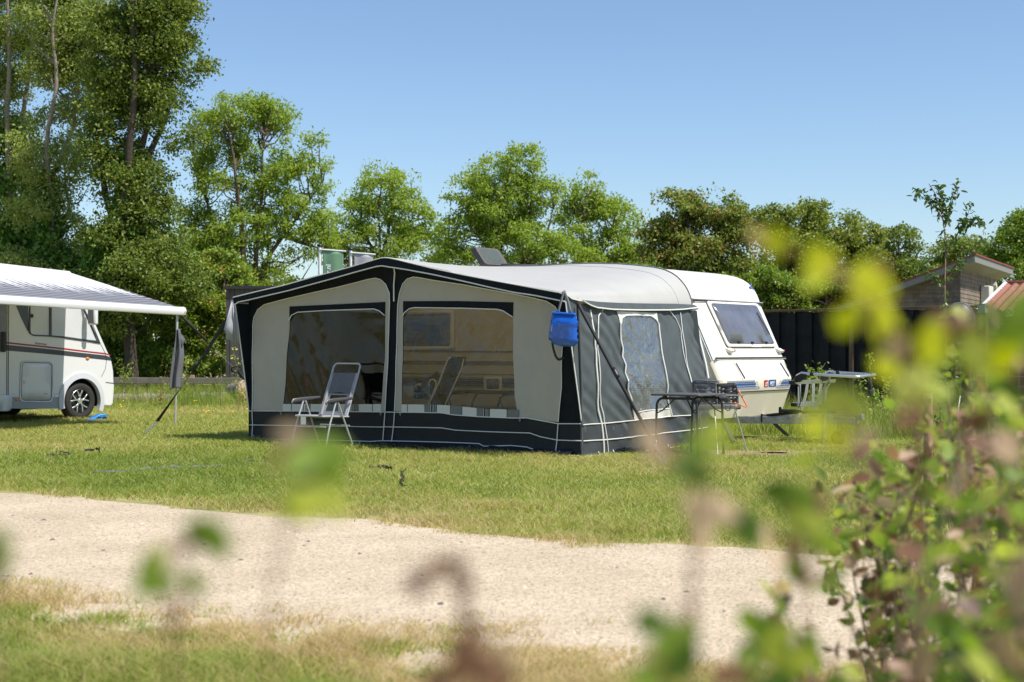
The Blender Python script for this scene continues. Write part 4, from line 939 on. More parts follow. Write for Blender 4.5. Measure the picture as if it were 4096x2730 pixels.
def bagp(sgn):
    def f(a, b):
        d_ = min(1, dedge(a, b) / .09); fade = min(1, (zt_ - b) / .14 + .1)
        cr = .010 * noise.noise(Vector((a * 14 + b * 9, b * 7 - a * 6, 3))) + .016 * abs(noise.noise(Vector((a * 7 - b * 6, b * 5, 9)))) - .014 * math.exp(-((a * .82 + b * .9 - (out[0][0] * .82 + out[0][1] * .9) + .22) / .02) ** 2)
        return Vector((a, -.36 - sgn * (.075 * math.sqrt(d_) * fade + cr * d_), b)) - Vector((-.1, -.4, 1.45))
    return f
mb = MB(); sheet(mb, out, bagp(1), (), .016); sheet(mb, out, bagp(-1), (), .03); mb.build('bag_body', M['bag'], bg_, sharp=80)
bl_ = lambda p, y=-.38: TF.Y(RB(*p), y) - Vector((-.1, -.4, 1.45))
mb = MB(); mb.tube([bl_(p) for p in [(372, 322), (660, 340), (940, 358)]], .013, 8); mb.build('roll_closure', M['bag_trim'], bg_)
for u, v in ((518, 288), (832, 312)):
    mb = MB(); c = bl_((u, v)); mb.box(c, (.045, .012, .03)); mb.build('strap_loop', M['bag_trim'], bg_, bevel=.004)
mb = MB(); hk = TF.Y(PH(1872, 940), -.29) - Vector((-.1, -.4, 1.45))
ribbon(mb, [bl_((522, 290)), bl_((600, 0), -.33), hk], .033, (1, 0, 0), 0, 10); ribbon(mb, [bl_((828, 310)), bl_((752, 0), -.33), hk], .033, (1, 0, 0), 0, 10); mb.build('hanging_strap', M['greytrim'], bg_, solid=.004)
mb = MB(); ribbon(mb, [bl_(p, -.34) for p in [(370, 1060), (395, 1220), (450, 1400), (500, 1480), (550, 1500), (600, 1480), (645, 1435)]], .03, (1, 0, .3), 0, 24); mb.build('lower_strap', M['strap'], bg_, solid=.004)
a, b = bl_((322, 800), -.46), bl_((372, 618), -.46); text("ortlieb", .038, M['white_dec'], bg_, a + Vector((0, .028, 0)), b - a, Vector((-.95, 0, .3)), "lettering", .85)

# ------------------------------------------------------------------ camping chair in front of the awning
CF = Frame((-2.5, 18.78, 0), -34.8)
ch = thing('camping_chair', "reclining camping chair with pale tube frame standing before the left awning window", "chair", CF.o, CF.a)
HW = .265
def backp(a, b): # a across, b up along the backrest from the hinge
    return Vector((a, .20 + .30 * b / .78, .42 + .70 * b / .78 ))
def barc(w, top, r, bot=0):
    L = [backp(-w - .01, bot), backp(-w, top - r)] + [backp(-w + r - r * math.cos(t_), top - r + r * math.sin(t_)) for t_ in np.linspace(.2, math.pi / 2, 6)] + [backp(w - r + r * math.sin(t_), top - r + r * math.cos(t_)) for t_ in np.linspace(0, math.pi / 2 - .2, 6)] + [backp(w, top - r), backp(w + .01, bot)]
    return L
mb = MB(); mb.tube(barc(.235, .78, .06), .0125, 8); mb.build('back_frame', M['alu'], ch)
cl = lambda off: (lambda a, b: backp(a, b) + Vector((0, -.012 - off + .02 * (1 - (a / .24) ** 2) * 1.0 + .006 * noise.noise(Vector((a * 9, b * 9, 1))), 0)))
mb = MB(); sheet(mb, [(-.19, .64), (.19, .64), (.185, .33), (.0, .355), (-.185, .33)], cl(0), (), .04); mb.build('back_cloth', M['chair_cloth'], ch)
for s_ in (-1, 1):
    mb = MB(); mb.grid(lambda u, v: backp(s_ * (.235 + .0), .02 + .62 * v) + Vector((s_ * (.022 * math.cos(u * 2 * math.pi)) - s_ * .02, .024 * math.sin(u * 2 * math.pi) + .004 * noise.noise(Vector((u * 3, v * 14, s_))), 0)), 12, 24); mb.build('side_sleeve', M['chair_sleeve'], ch)
mb = MB(); sheet(mb, [(-.19, .33), (.19, .33), (.2, .0), (-.2, .0)], cl(-.004), [[(-.15, .31), (.15, .31), (.16, .06), (-.16, .06)]], .05); mb.build('back_net', M['chair_sleeve'], ch)
mb = MB(); mb.grid(lambda u, v: Vector((-.25 + .5 * u, -.25 + .45 * v, .445 - .03 * v - .02 * math.sin(math.pi * u) - .01 * math.sin(math.pi * v))), 10, 10); mb.build('seat_cloth', M['chair_cloth'], ch, solid=.006)
mb = MB(); mb.tube([(-.26, .22, .42), (-.26, -.20, .44), (-.24, -.26, .44), (.24, -.26, .44), (.26, -.20, .44), (.26, .22, .42)], .0115, 8); mb.tube([(-.26, -.23, .30), (.26, -.23, .30)], .009, 6); mb.tube([(-.26, .24, .30), (.26, .24, .30)], .009, 6); mb.build('seat_frame', M['alu'], ch)
mb = MB(); mb.box((-.10, -.262, .38), (.09, .004, .11)); mb.build('care_label', M['white_dec'], ch)
for s_ in (-1, 1):
    mb = MB(); A = [(s_ * .30, -.27, .60), (s_ * .30, -.24, .635), (s_ * .30, -.10, .645), (s_ * .30, .10, .655), (s_ * .295, .27, .665)]; mb.tube(A, [.018, .028, .03, .026, .018], 10, flat=.55); mb.build('armrest', M['chair_arm'], ch)
    mb = MB(); mb.tube([(s_ * .29, -.06, .625), (s_ * .295, -.18, .35), (s_ * .305, -.29, 0)], .0115, 8); mb.build('leg', M['alu'], ch)
    mb = MB(); mb.tube([(s_ * .285, -.02, .625), (s_ * .29, .12, .33), (s_ * .30, .28, 0)], .0115, 8); mb.build('leg', M['alu'], ch)

# ------------------------------------------------------------------ folding table and gas grill at the right of the awning
tb = thing('folding_table', "grey folding table with curved anthracite legs in front of the awning's right side", "table", TF.wld(.85, 1.1), TF.a)
mb = MB(); q = rnd([(-.35, -.36), (.35, -.36), (.35, .36), (-.35, .36)], .05); mb.prism([(x, y, .742) for x, y in q], (0, 0, .022)); mb.build('tabletop', M['table_top'], tb, bevel=.006)
def arch(y, x0, x1):
    mb = MB(); r_ = .09; z = .71
    L = [(x0 - .02, y, 0), (x0, y, z - r_)] + [(x0 + r_ - r_ * math.cos(t_), y, z - r_ + r_ * math.sin(t_)) for t_ in np.linspace(.25, math.pi / 2, 6)] + [(x1 - r_ + r_ * math.sin(t_), y, z - r_ + r_ * math.cos(t_)) for t_ in np.linspace(0, 1.32, 6)] + [(x1, y, z - r_), (x1 + .02, y, 0)]
    mb.tube(L, .015, 10); return mb
for y, x0, x1 in ((-.30, -.28, .28), (.30, -.12, .30)):
    o = arch(y, x0, x1).build('leg_frame', M['tube_dark'], tb)
    mb = MB()
    for x, s_ in ((x0 + .01, 1), (x1 - .01, -1)): mb.tube([(x, y, .53), (x + s_ * .06, y - .02 * (1 if y > 0 else -1), .56), (x + s_ * .20, y - .12 * (1 if y > 0 else -1), .72)], .008, 6)
    mb.build('brace', M['tube_dark'], o)
    for x in (x0 - .02, x1 + .02): mb = MB(); mb.tube([(x, y, 0), (x, y, .04)], .018, 8); mb.build('foot_cap', M['black'], o)
    mb = MB()
    for x in (x0 + .12, x1 - .12): mb.box((x, y, .72), (.05, .045, .045))
    mb.build('leg_clamp', M['black'], o, bevel=.008)
GP = at(PF(1060, 585), 18.0); GF = Frame((GP.x, 18.0, 0), -20)
gr = thing('gas_grill', "portable grey gas grill with open slotted lid on thin silver legs beside the table", "grill", GF.o, GF.a)
gl = lambda p, y=0.0: GF.Y(PF(*p), y)
mb = MB(); q = [gl((745, 545)), gl((770, 605)), gl((800, 622)), gl((1340, 610)), gl((1380, 590)), gl((1390, 540))]; mb.prism([v + Vector((0, -.13, 0)) for v in q], (0, .30, 0)); mb.build('tray', M['tray'], gr, bevel=.012)
def gpanel(px, slots, nm, mm, y):
    o_ = rnd([(lambda v: (v.x, v.z))(gl(p, y)) for p in px], .02); hs = []
    for cx, cy, w, h in slots:
        c = gl((cx, cy), y); hs.append(rnd([(c.x - w, c.z - h), (c.x + w, c.z - h), (c.x + w, c.z + h), (c.x - w, c.z + h)], .004, 2))
    mb = MB(); sheet(mb, o_, lambda a, b: Vector((a, y, b)), hs, .2); return mb.build(nm, mm, gr, solid=.008, sharp=8)
sl1 = [(x, y, .011, .0045) for x, y in [(760, 302), (940, 302), (1002, 302), (760, 345), (820, 365), (940, 340), (1000, 365), (940, 278), (830, 300), (730, 365)]]
gpanel([(665, 190), (1030, 205), (1055, 545), (655, 540)], sl1 + [(x, y, .011, .0045) for x, y in [(820, 515), (945, 515), (1008, 515), (945, 492)]], 'lid_panel', M['grill_panel'], .14)
sl2 = [(x, y, .011, .0045) for x, y in [(1092, 275), (1152, 298), (1092, 298), (1272, 275), (1272, 298), (1335, 298), (1092, 338), (1092, 362), (1275, 338), (1275, 355), (1335, 355), (1152, 362)]]
gpanel([(1045, 215), (1350, 205), (1388, 380), (1052, 375)], sl2, 'lid_panel', M['grill_dark'], .15)
gpanel([(1055, 390), (1388, 385), (1392, 542), (1058, 545)], [(x, y, .011, .0045) for x, y in [(1155, 510), (1275, 485), (1275, 508), (1338, 510), (1335, 435), (1275, 435)]], 'wind_guard', M['grill_panel'], .13)
mb = MB(); mb.tube([gl((655, 540), .15), gl((655, 230), .15), gl((680, 180), .15), gl((735, 165), .15), gl((1060, 180), .15), gl((1080, 200), .15)], .014, 8, flat=1.6); mb.build('lid_rim', M['grill_panel'], gr)
mb = MB(); mb.tube([gl((905, 200), .12), gl((905, 150), .12), gl((935, 125), .12)], .004, 5); mb.build('hook', M['chrome'], gr)
mb = MB(); mb.prism([gl((720, 402), -.12), gl((1440, 402), -.12), gl((1435, 412), -.12), gl((720, 412), -.12)], (0, .2, 0)); mb.build('shelf', M['tray'], gr)
for a, b in (((790, 625), (598, 1300)), ((1012, 620), (1062, 1345)), ((1330, 610), (1525, 1292)), ((780, 640), (830, 1105))):
    e = GF.loc(ground(PF(*b))) if b[1] > 1200 else gl(b, .35); e = Vector((e.x, e.y, 0 if b[1] > 1200 else e.z)); s_ = gl(a, -.05)
    mb = MB(); mb.tube([s_, e], .009, 8); mb.build('leg', M['alu'], gr)
mb = MB(); mb.tube([gl((1195, 560), -.15), gl((1190, 625), -.16), gl((1220, 640), -.16), gl((1255, 628), -.16), gl((1262, 555), -.15)], .008, 6); mb.build('handle', M['grill_panel'], gr)
mb = MB(); mb.tube(poly_res([gl((1385, 322), .13), gl((1420, 380), .11), gl((1470, 480), .0), gl((1515, 560), -.1), gl((1520, 578), -.12), gl((1495, 580), -.14), gl((1400, 545), -.16), (gl((1330, 522), -.16)), gl((1285, 532), -.15)], 40), .008, 8); mb.build('gas_hose', M['hose'], gr)

# ------------------------------------------------------------------ things inside the awning
rc = thing('recliner', "dark cushioned recliner with white frame seen through the awning's right window", "chair", TF.wld(-3.45, 1.55), TF.a)
L0 = Vector((-3.45, 1.55, 0)); rq = lambda p, y=1.6: TF.Y(PJ(*p), y) - L0
mb = MB(); mb.prism([rq(p) for p in [(755, 722), (930, 722), (915, 800), (690, 1330), (490, 1330), (690, 850)]], (0, .06, .01)); mb.build('back_cushion', M['indoor_dark'], rc, bevel=.015)
mb = MB(); mb.tube([rq(p, 1.59) for p in [(752, 725), (720, 765), (690, 840), (610, 1050), (480, 1320)]], .014, 8); mb.tube([rq(p, 1.59) for p in [(925, 740), (900, 860), (690, 1320)]], .012, 8); mb.build('frame', M['white_dec'], rc)
mb = MB(); mb.box((-.0, -.1, .42), (.5, .5, .08), Matrix.Rotation(.5, 3, 'Z')); mb.build('seat_cushion', M['indoor_dark'], rc, bevel=.02)
for x, y in ((-.2, -.3), (.2, -.3), (-.2, .2), (.2, .2)): mb = MB(); mb.tube([(x, y, .4), (x * 1.2, y * 1.1, 0)], .012, 6); mb.build('leg', M['white_dec'], rc)
c2 = thing('folding_chair', "dark folding chair draped with blue cloth behind the left part of the right awning window", "chair", TF.wld(-3.9, 2.1), TF.a)
L1 = Vector((-3.9, 2.1, 0)); cq = lambda p, y=2.1: TF.Y(PJ(*p), y) - L1
mb = MB(); mb.prism([cq(p) for p in [(582, 900), (620, 960), (610, 1060), (560, 1210), (360, 1130), (420, 1010)]], (0, .03, 0)); mb.build('back_cloth', M['indoor_dark'], c2)
mb = MB(); mb.tube([cq(p, 2.05) for p in [(486, 1250), (486, 1050), (510, 1005), (545, 1000), (580, 1030), (575, 1080), (520, 1230)]], .013, 8); mb.build('frame', M['white_dec'], c2)
mb = MB(); mb.grid(lambda u, v: cq((300 + 190 * u, 1090 + 150 * v), 2.0) + Vector((0, -.05 * math.sin(u * 3) + .06 * noise.noise(Vector((u * 4, v * 4, 1))), .05 * noise.noise(Vector((u * 5, v * 3, 6))))), 14, 12); mb.build('draped_cloth', M['indoor_blue'], c2, solid=.01)
for x, y in ((-.2, -.2), (.2, -.2), (-.2, .2), (.2, .2)): mb = MB(); mb.tube([(x * .6, y, .5), (x, y * 1.1, 0)], .012, 6); mb.build('leg', M['alu'], c2)
ti = thing('camp_table', "dark camp table with curved legs standing inside the awning beside the caravan", "table", TF.wld(-3.25, 2.35), TF.a)
mb = MB(); mb.box((0, 0, .68), (1.25, .7, .03)); mb.build('tabletop', M['indoor_dark'], ti, bevel=.008)
for x in (-.45, .5):
    mb = MB(); mb.tube([(x - .12, -.3, .0), (x - .1, -.3, .5), (x - .06, -.3, .6), (x, -.3, .655), (x + .2, -.3, .665)], .014, 8); mb.tube([(x + .22, -.3, .0), (x - .08, -.3, .62)], .011, 8); mb.build('leg', M['tube_dark'], ti)
    mb = MB(); mb.tube([(x - .12, .3, .0), (x - .1, .3, .5), (x, .3, .655)], .014, 8); mb.build('leg', M['tube_dark'], ti)
for (px_, y, lab, cat, mm) in (((385, 1065), 2.2, "white mug with yellow print on the camp table inside the awning", "mug", M['white_dec']),):
    c = TF.Y(PJ(*px_), y); w_ = TF.wld(c.x, c.y, .696); mg = thing('mug', lab, cat, w_); mb = MB(); mb.lathe([(.001, 0), (.042, 0), (.045, .01), (.045, .1), (.041, .1), (.04, .012), (.001, .01)], (0, 0, 0), 'z', 18); mb.build('cup', mm, mg); mb = MB(); mb.tube([(-.044, 0, .085), (-.075, 0, .075), (-.08, 0, .045), (-.044, 0, .02)], .007, 6); mb.build('handle', mm, mg)

# ------------------------------------------------------------------ small things on the grass
bk = thing('levelling_block', "bright blue plastic wheel block beside the motorhome's front tyre", "wheel block", ground(PW(1095, 1385)), .7)
mb = MB(); mb.prism([(-.17, -.08, 0), (.17, -.08, 0), (.17, -.08, .13), (.05, -.08, .13), (-.17, -.08, .02)], (0, .17, 0)); mb.build('block', M['blue_plastic'], bk, bevel=.01)
mb = MB(); mb.tube([(.02 + .05 * math.cos(a), -.09, .045 + .035 * math.sin(a)) for a in np.linspace(0, 6.283, 13)[:-1]], .008, 6, True); mb.tube([(.12 + .04 * math.cos(a), -.09, .045 + .035 * math.sin(a)) for a in np.linspace(0, 6.283, 13)[:-1]], .008, 6, True); mb.build('hand_hole', M['black'], bk)
PS = reg(0, 1800, 1.149)
def loose(label, px, w, mm, lift=.025):
    q = [ground(PS(*p)) for p in px]; o_ = thing('loose_strap', label, "strap", q[0]); P = poly_res(q, 40); mb = MB()
    pts = [p + Vector((0, 0, lift + .035 * abs(noise.noise(Vector((i * .35, w * 50, 2)))))) for i, p in enumerate(P)]
    ribbon(mb, pts, w, (.3, 1, .5), 0, 40, 1.2); wpart(mb, 'webbing', mm, o_, solid=.003)
loose("long pale grey strap lying across the lawn left of the chair", [(430, 112), (560, 108), (660, 100), (740, 93), (850, 92), (940, 88), (1030, 80), (1080, 68), (1210, 55)], .032, M['strap_grey'], .012)
loose("short dark strap lying crumpled on the lawn below the storm strap's peg", [(215, 40), (270, 36), (325, 34), (300, 25), (278, 18), (275, 27)], .028, M['strap'])
loose("short dark strap end lying on the lawn below the motorhome awning leg", [(390, 20), (420, 18), (455, 12), (458, 26)], .03, M['strap'], .04)
loose("thin dark strap lying before the middle of the big awning", [(1695, 94), (1730, 92), (1770, 94), (1802, 102)], .03, M['strap'])
loose("twisted dark blue strap end on the lawn near the gravel edge", [(1865, 108), (1840, 130), (1858, 148), (1838, 165), (1850, 185), (1870, 180)], .032, M['strap'], .03)

# ------------------------------------------------------------------ shed, rail fence, logs at the left
sh = thing('wooden_shed', "tall dark wooden shed with upright boards behind the big awning's left corner", "shed", Vector((-8.15, 40.5, 0)), rad(-6))
mb = MB(); x = 0; k = 0
while x < 5.0:
    w = .14 + .02 * ((k * 7) % 3 - 1); mb.box((x + w / 2, 0.0 - .008 * (k % 2), 1.52), (w - .012, .03, 3.04)); x += w; k += 1
mb.build('board_wall', M['shed'], sh)
mb = MB(); mb.box((2.5, 1.52, 1.51), (4.98, 3.0, 3.0)); mb.build('shed_body', M['shed'], sh)
mb = MB(); mb.box((2.5, 1.5, 3.08), (5.1, 3.2, .08)); mb.build('roof_cap', M['seal'], sh)
mb = MB(); mb.box((.62, -.03, 3.10), (.14, .1, .12)); mb.build('spotlight', M['black'], sh, bevel=.02)
rf = thing('rail_fence', "low weathered rail fence with one thick rail beyond the lawn at left", "fence", Vector((-9.5, 39.4, 0)))
mb = MB(); mb.bar((-6, .0, .47), (9, 0.1, .43), .10, .17); wp = mb.build('rail', M['wood_grey'], rf, bevel=.012)
for px_ in (860, 1330):
    X = (px_ / 1.742 - U0) / F * 39.4 + 9.5; mb = MB(); mb.box((X, .10, .30), (.15, .11, .62)); mb.build('post', M['stake'], rf, bevel=.008)
for X in (-5, -2.4, 5.9): mb = MB(); mb.box((X, .10, .30), (.15, .11, .62)); mb.build('post', M['stake'], rf, bevel=.008)
def log(label, a, b, r_, seed):
    o_ = thing('log', label, "log", a); a, b = Vector(a), Vector(b); n = 26; mb = MB(); P = [a.lerp(b, i / (n - 1)) - a + Vector((0, .05 * math.sin(i * .3 + seed), r_ * .7)) for i in range(n)]
    b0 = len(mb.v); mb.tube(P, [r_ * (1 + .14 * noise.noise(Vector((i * .5, seed, 0)))) for i in range(n)], 14)
    for i in range(b0, len(mb.v)): v = mb.v[i]; mb.v[i] = v + Vector((0, 0, 1)) * .035 * noise.noise(v * 6 + Vector((seed, 0, 0))) + Vector((0, .03, 0)) * noise.noise(v * 9)
    mb.build('bark', M['log'], o_, sharp=70); return o_
log("long weathered log lying in the grass beside the motorhome's nose", (-12.2, 34.6, 0), (-8.35, 34.9, 0), .135, 1)
log("grey log half hidden in grass left of the big awning", (-8.1, 36.2, 0), (-4.9, 36.8, 0), .13, 4)
st_ = thing('log_stump', "short log with pale cut end lying by the dark shed", "log", Vector((-6.85, 36.2, 0)), rad(-35))
mb = MB(); mb.tube([(-.5, .1, .24), (-.2, 0, .26), (.1, -.05, .30)], [.2, .22, .25], 14); mb.build('bark', M['log'], st_); mb = MB(); mb.lathe([(.001, 0), (.24, 0), (.22, .02)], (.125, -.052, .305), 'x', 16); mb.build('cut_end', M['log_end'], st_)

# ------------------------------------------------------------------ flags
def flag(label, u, vtop, uw, Y, mm, txt=None, vb=1140):
    b = at((u, vtop), Y); o_ = thing('flag_pole', label, "flag", Vector((b.x, Y, 0))); H = b.z + .05; w = (uw - u) / F * Y
    mb = MB(); mb.tube([(0, 0, 0), (0, 0, H)], .045, 10); mb.build('pole', M['pole_white'], o_)
    mb = MB(); mb.ball((0, 0, H + .05), .09, 6, (1, 1, .6)); mb.build('cap', M['black'], o_)
    mb = MB(); mb.tube([(0, -.05, H - .07), (w + .08, -.05, H - .13)], .025, 8); mb.build('arm', M['pole_white'], o_)
    mb = MB(); mb.grid(lambda a, c: Vector((.10 + (w - .1) * a, -.05 + .06 * math.sin(a * 7 + c * 3) * (.2 + c * .8), H - .09 - .06 * a - 2.2 * c)), 16, 24); f_ = mb.build('flag_cloth', mm, o_, solid=.004)
    if txt: text(txt, .20, M['white_dec'], f_, (.10 + .235, -.125, H - 1.42), (0, 0, 1), (-1, 0, 0), "lettering", 1.0, extr=.004, bold=.004)
    return o_
flag("white pole flying a green flag with white vertical lettering above the awning roof", 1279, 996, 1374, 42, M['flag_green'], "klemmer.nl")
flag("white pole flying a plain pale flag beside the green flag", 1403, 1009, 1492, 43, M['flag_white'])

# ------------------------------------------------------------------ black fence, buildings at the right
fa, fb = Vector((5.55, 30.9, 0)), Vector((9.15, 27.6, 0)); fd = (fb - fa).normalized(); fang = math.atan2(fd.y, fd.x)
bf = thing('board_fence', "high black board fence with brown capping behind the caravan drawbar", "fence", fa, fang); FL = (fb - fa).length
mb = MB(); x = -6.5; k = 0
while x < FL - .05:
    mb.box((x + .1, -.02 if k % 2 else .03, 1.06 - .01 * (k % 3)), (.225, .02, 2.12)); x += .2; k += 1
mb.build('boards', M['fence_black'], bf)
mb = MB(); mb.box((FL / 2 - 3.2, 0, 2.15), (FL + 6.6, .14, .045)); mb.build('cap_rail', M['wood_brown'], bf, bevel=.006)
fh = lambda p: (lambda d_: (lambda t_: Vector((0, 0, HC)) + d_ * t_)((fa.dot(Vector((-fd.y, fd.x, 0)))) / d_.dot(Vector((-fd.y, fd.x, 0)))))(ray(p))
for p_ in [(3413, 1300), (2900, 1300)]:
    q = (fh(p_) - fa).dot(fd); mb = MB(); mb.box((q, -.07, 1.05), (.09, .07, 2.1)); mb.build('post', M['wood_brown'], bf, bevel=.006)
for q in (-4, -2, 3.4): mb = MB(); mb.box((q, -.07, 1.05), (.09, .07, 2.1)); mb.build('post', M['fence_black'], bf)
mb = MB(); mb.box((FL + .0, 0, 1.1), (.14, .14, 2.2)); mb.build('corner_post', M['wood_brown'], bf, bevel=.006)
mb = MB(); mb.box((FL + .0, -.02, 2.1), (.15, .15, .16)); mb.build('post_wrap', M['mh_skirt'], bf)
wf_ = thing('wire_fence', "thin wire mesh garden fence beside the end of the black fence", "fence", fb + fd * .1, fang)
mb = MB()
for k in range(9): mb.tube([(0, 0, .2 + k * .2), (4, 0, .2 + k * .2)], .004, 4)
for k in range(21): mb.tube([(k * .2, 0, 0), (k * .2, 0, 1.8)], .004, 4)
mb.build('mesh', M['galv'], wf_)
for x in (2.0, 4.0): mb = MB(); mb.box((x, .04, .95), (.07, .07, 1.9)); mb.build('post', M['wood_brown'], wf_)
BC = at(PG(820, 435), 45); BF = Frame((BC.x, BC.y, 0), 62.9)
hs = thing('timber_building', "timber clad building with a sloping roof and grey fascia above the black fence", "building", BF.o, BF.a)
def wallboards(n_, z0, ztop, f0, f1, mk):
    mb = MB(); z = z0; k = 0
    while z < ztop:
        mk(mb, z, k); z += n_; k += 1
    return mb
HZ = 4.25; sl_ = .36
mb = MB(); z = 0
while z < 4.2:
    ym = min(7.0, max(0, (3.95 - z - .12) / sl_)) if z + .14 > 3.95 - 7 * sl_ else 7.0
    if ym > .05: mb.prism([(-.0, 0, z), (-.028, 0, z + .004), (-.012, 0, z + .132), (0, 0, z + .132)], (0, ym, 0))
    if z < 3.80: mb.prism([(0, -.0, z), (0, -.028, z + .004), (0, -.012, z + .132), (0, 0, z + .132)], (7.5, 0, 0))
    z += .135
mb.build('cladding', M['clad'], hs)
mb = MB(); mb.add([(.02, .02, 0), (7.4, .02, 0), (7.4, 7, 0), (.02, 7, 0), (.02, .02, 3.98), (7.4, .02, 3.98), (7.4, 7, 1.5), (.02, 7, 1.5)], [(0, 1, 5, 4), (1, 2, 6, 5), (2, 3, 7, 6), (3, 0, 4, 7), (4, 5, 6, 7)]); mb.build('wall', M['clad'], hs)
mb = MB(); mb.box((-.01, -.01, 2.0), (.06, .06, 3.95)); mb.build('corner_board', M['wood_grey'], hs)
ro = lambda y, z: (y, HZ - .12 - sl_ * (y + .55) + z)
mb = MB(); A = [(-.5, -.55), (7.9, -.55), (7.9, 7.2), (-.5, 7.2)]
mb.add([(x, y, HZ - sl_ * (y + .55)) for x, y in A] + [(x, y, HZ - .2 - sl_ * (y + .55)) for x, y in A], [(0, 1, 2, 3), (7, 6, 5, 4), (0, 4, 5, 1), (1, 5, 6, 2), (2, 6, 7, 3), (3, 7, 4, 0)]); ro_ = mb.build('roof', M['fascia'], hs)
mb = MB(); A = [(-.54, -.59), (7.95, -.59), (7.95, 7.25), (-.54, 7.25)]
mb.add([(x, y, HZ + .05 - sl_ * (y + .55)) for x, y in A] + [(x, y, HZ + .003 - sl_ * (y + .55)) for x, y in A], [(0, 1, 2, 3), (7, 6, 5, 4), (0, 4, 5, 1), (1, 5, 6, 2), (2, 6, 7, 3), (3, 7, 4, 0)]); mb.build('roof_edge', M['roof_red'], ro_)
hy = lambda p: BF.Y(p, -.03)
c = hy(PG(1080, 662)); mb = MB(); mb.box(c + Vector((0, -.16, 0)), (.85, .3, .62)); ac = mb.build('wall_unit', M['cream'], hs, bevel=.03)
c = hy(PG(1145, 555)); mb = MB(); mb.box(c + Vector((0, -.2, 0)), (.3, .2, .14), Matrix.Rotation(.5, 3, 'Y')); mb.tube([c + Vector((-.3, 0, -.05)), c + Vector((-.1, -.15, -.03))], .02, 6); mb.build('wall_lamp', M['cream'], hs, bevel=.02)
v0 = at(PG(1037, 872), 40); v1 = at(PG(1355, 553), 43.4); e_ = Vector((.89, -.456, 0))
tr_ = thing('tiled_building', "low building with a terracotta tiled roof and white verge at the far right", "building", Vector((v0.x, v0.y, 0)))
mb = MB(); up = v1 - v0; nrm = e_.cross(up).normalized()
if nrm.z < 0: nrm = -nrm
mb.grid(lambda u, v: v0 - tr_.location + e_ * (7 * u) + up * v + nrm * (.05 + .035 * math.sin(u * 7 / .24 * 2 * math.pi) + .05 * ((1 - (v * 14) % 1) if v < .999 else 0)), 180, 56); mb.build('tile_roof', M['tile'], tr_)
mb = MB(); mb.bar(v0 - tr_.location + nrm * .02, v1 - tr_.location + nrm * .02, .10, .22); mb.build('verge_board', M['white_dec'], tr_)
mb = MB(); mb.bar(v1 - tr_.location + nrm * .08, v1 - tr_.location + e_ * 7 + nrm * .08, .2, .14); mb.build('ridge', M['roof_red'], tr_, bevel=.04)
bk_ = [Vector((0, 0, 0)), e_ * 7, e_ * 7 + Vector((up.x, up.y, 0)), Vector((up.x, up.y, 0))]
bk_ = [p_ + Vector((up.x, up.y, 0)) * .06 for p_ in bk_[:2]] + bk_[2:]
mb = MB(); mb.prism(bk_, (0, 0, 2.25)); mb.build('wall', M['wood_brown'], tr_)
mb = MB(); g_ = [v0 - tr_.location + up * .1 + Vector((0, 0, -.12)), v1 - tr_.location + Vector((0, 0, -.12)), Vector((up.x, up.y, 2.2)), Vector((up.x, up.y, 0)) * .1 + Vector((0, 0, 2.2))]; mb.add(g_, [(0, 1, 2, 3)]); mb.build('gable', M['clad'], tr_)
dc = at(PG(825, 975), 25); sd_ = thing('satellite_dish', "dark satellite dish on a pole in front of the black fence", "satellite dish", Vector((dc.x, dc.y, 0)), rad(-20))
mb = MB(); R_ = .36
mb.grid(lambda u, v: (lambda r_, a: Vector((r_ * math.cos(a) * .72, .16 * (r_ / R_) ** 2 - .1, dc.z + r_ * math.sin(a))))(R_ * max(.02, v), 2 * math.pi * u), 40, 8); mb.build('reflector', M['dish'], sd_, solid=.006)
mb = MB(); mb.tube([(R_ * math.cos(a) * .72, .06, dc.z + R_ * math.sin(a)) for a in np.linspace(0, 6.283, 41)[:-1]], .007, 6, True); mb.build('rim', M['galv'], sd_)
mb = MB(); mb.tube([(0, .1, 0), (0, .1, dc.z)], .02, 8); mb.build('mast', M['tube_dark'], sd_)
mb = MB(); mb.tube([(0, .0, dc.z - .32), (.05, -.4, dc.z - .38)], .012, 6); mb.box((.05, -.42, dc.z - .36), (.16, .08, .06)); mb.build('receiver_arm', M['galv'], sd_)
for k in range(3):
    a = 2.1 * k + .4; mb = MB(); mb.tube([(0, .1, .5), (.45 * math.cos(a), .1 + .45 * math.sin(a), 0)], .014, 6); mb.build('leg', M['tube_dark'], sd_)
for lab, px_, Y, tv in (("pale timber stake in the hedge row right of the caravan drawbar", 3713, 12.6, 1575), ("slim timber stake at the far right behind the hedge leaves", 3884, 14.0, 1570)):
    b = at((px_, tv), Y); o_ = thing('timber_stake', lab, "stake", Vector((b.x, Y, 0))); mb = MB(); mb.tube([(0, 0, 0), (0, 0, b.z)], .04, 12); mb.build('post', M['stake'], o_); mb = MB(); mb.box((0, -.041, b.z - .06), (.03, .004, .04)); mb.build('tie', M['black'], o_)

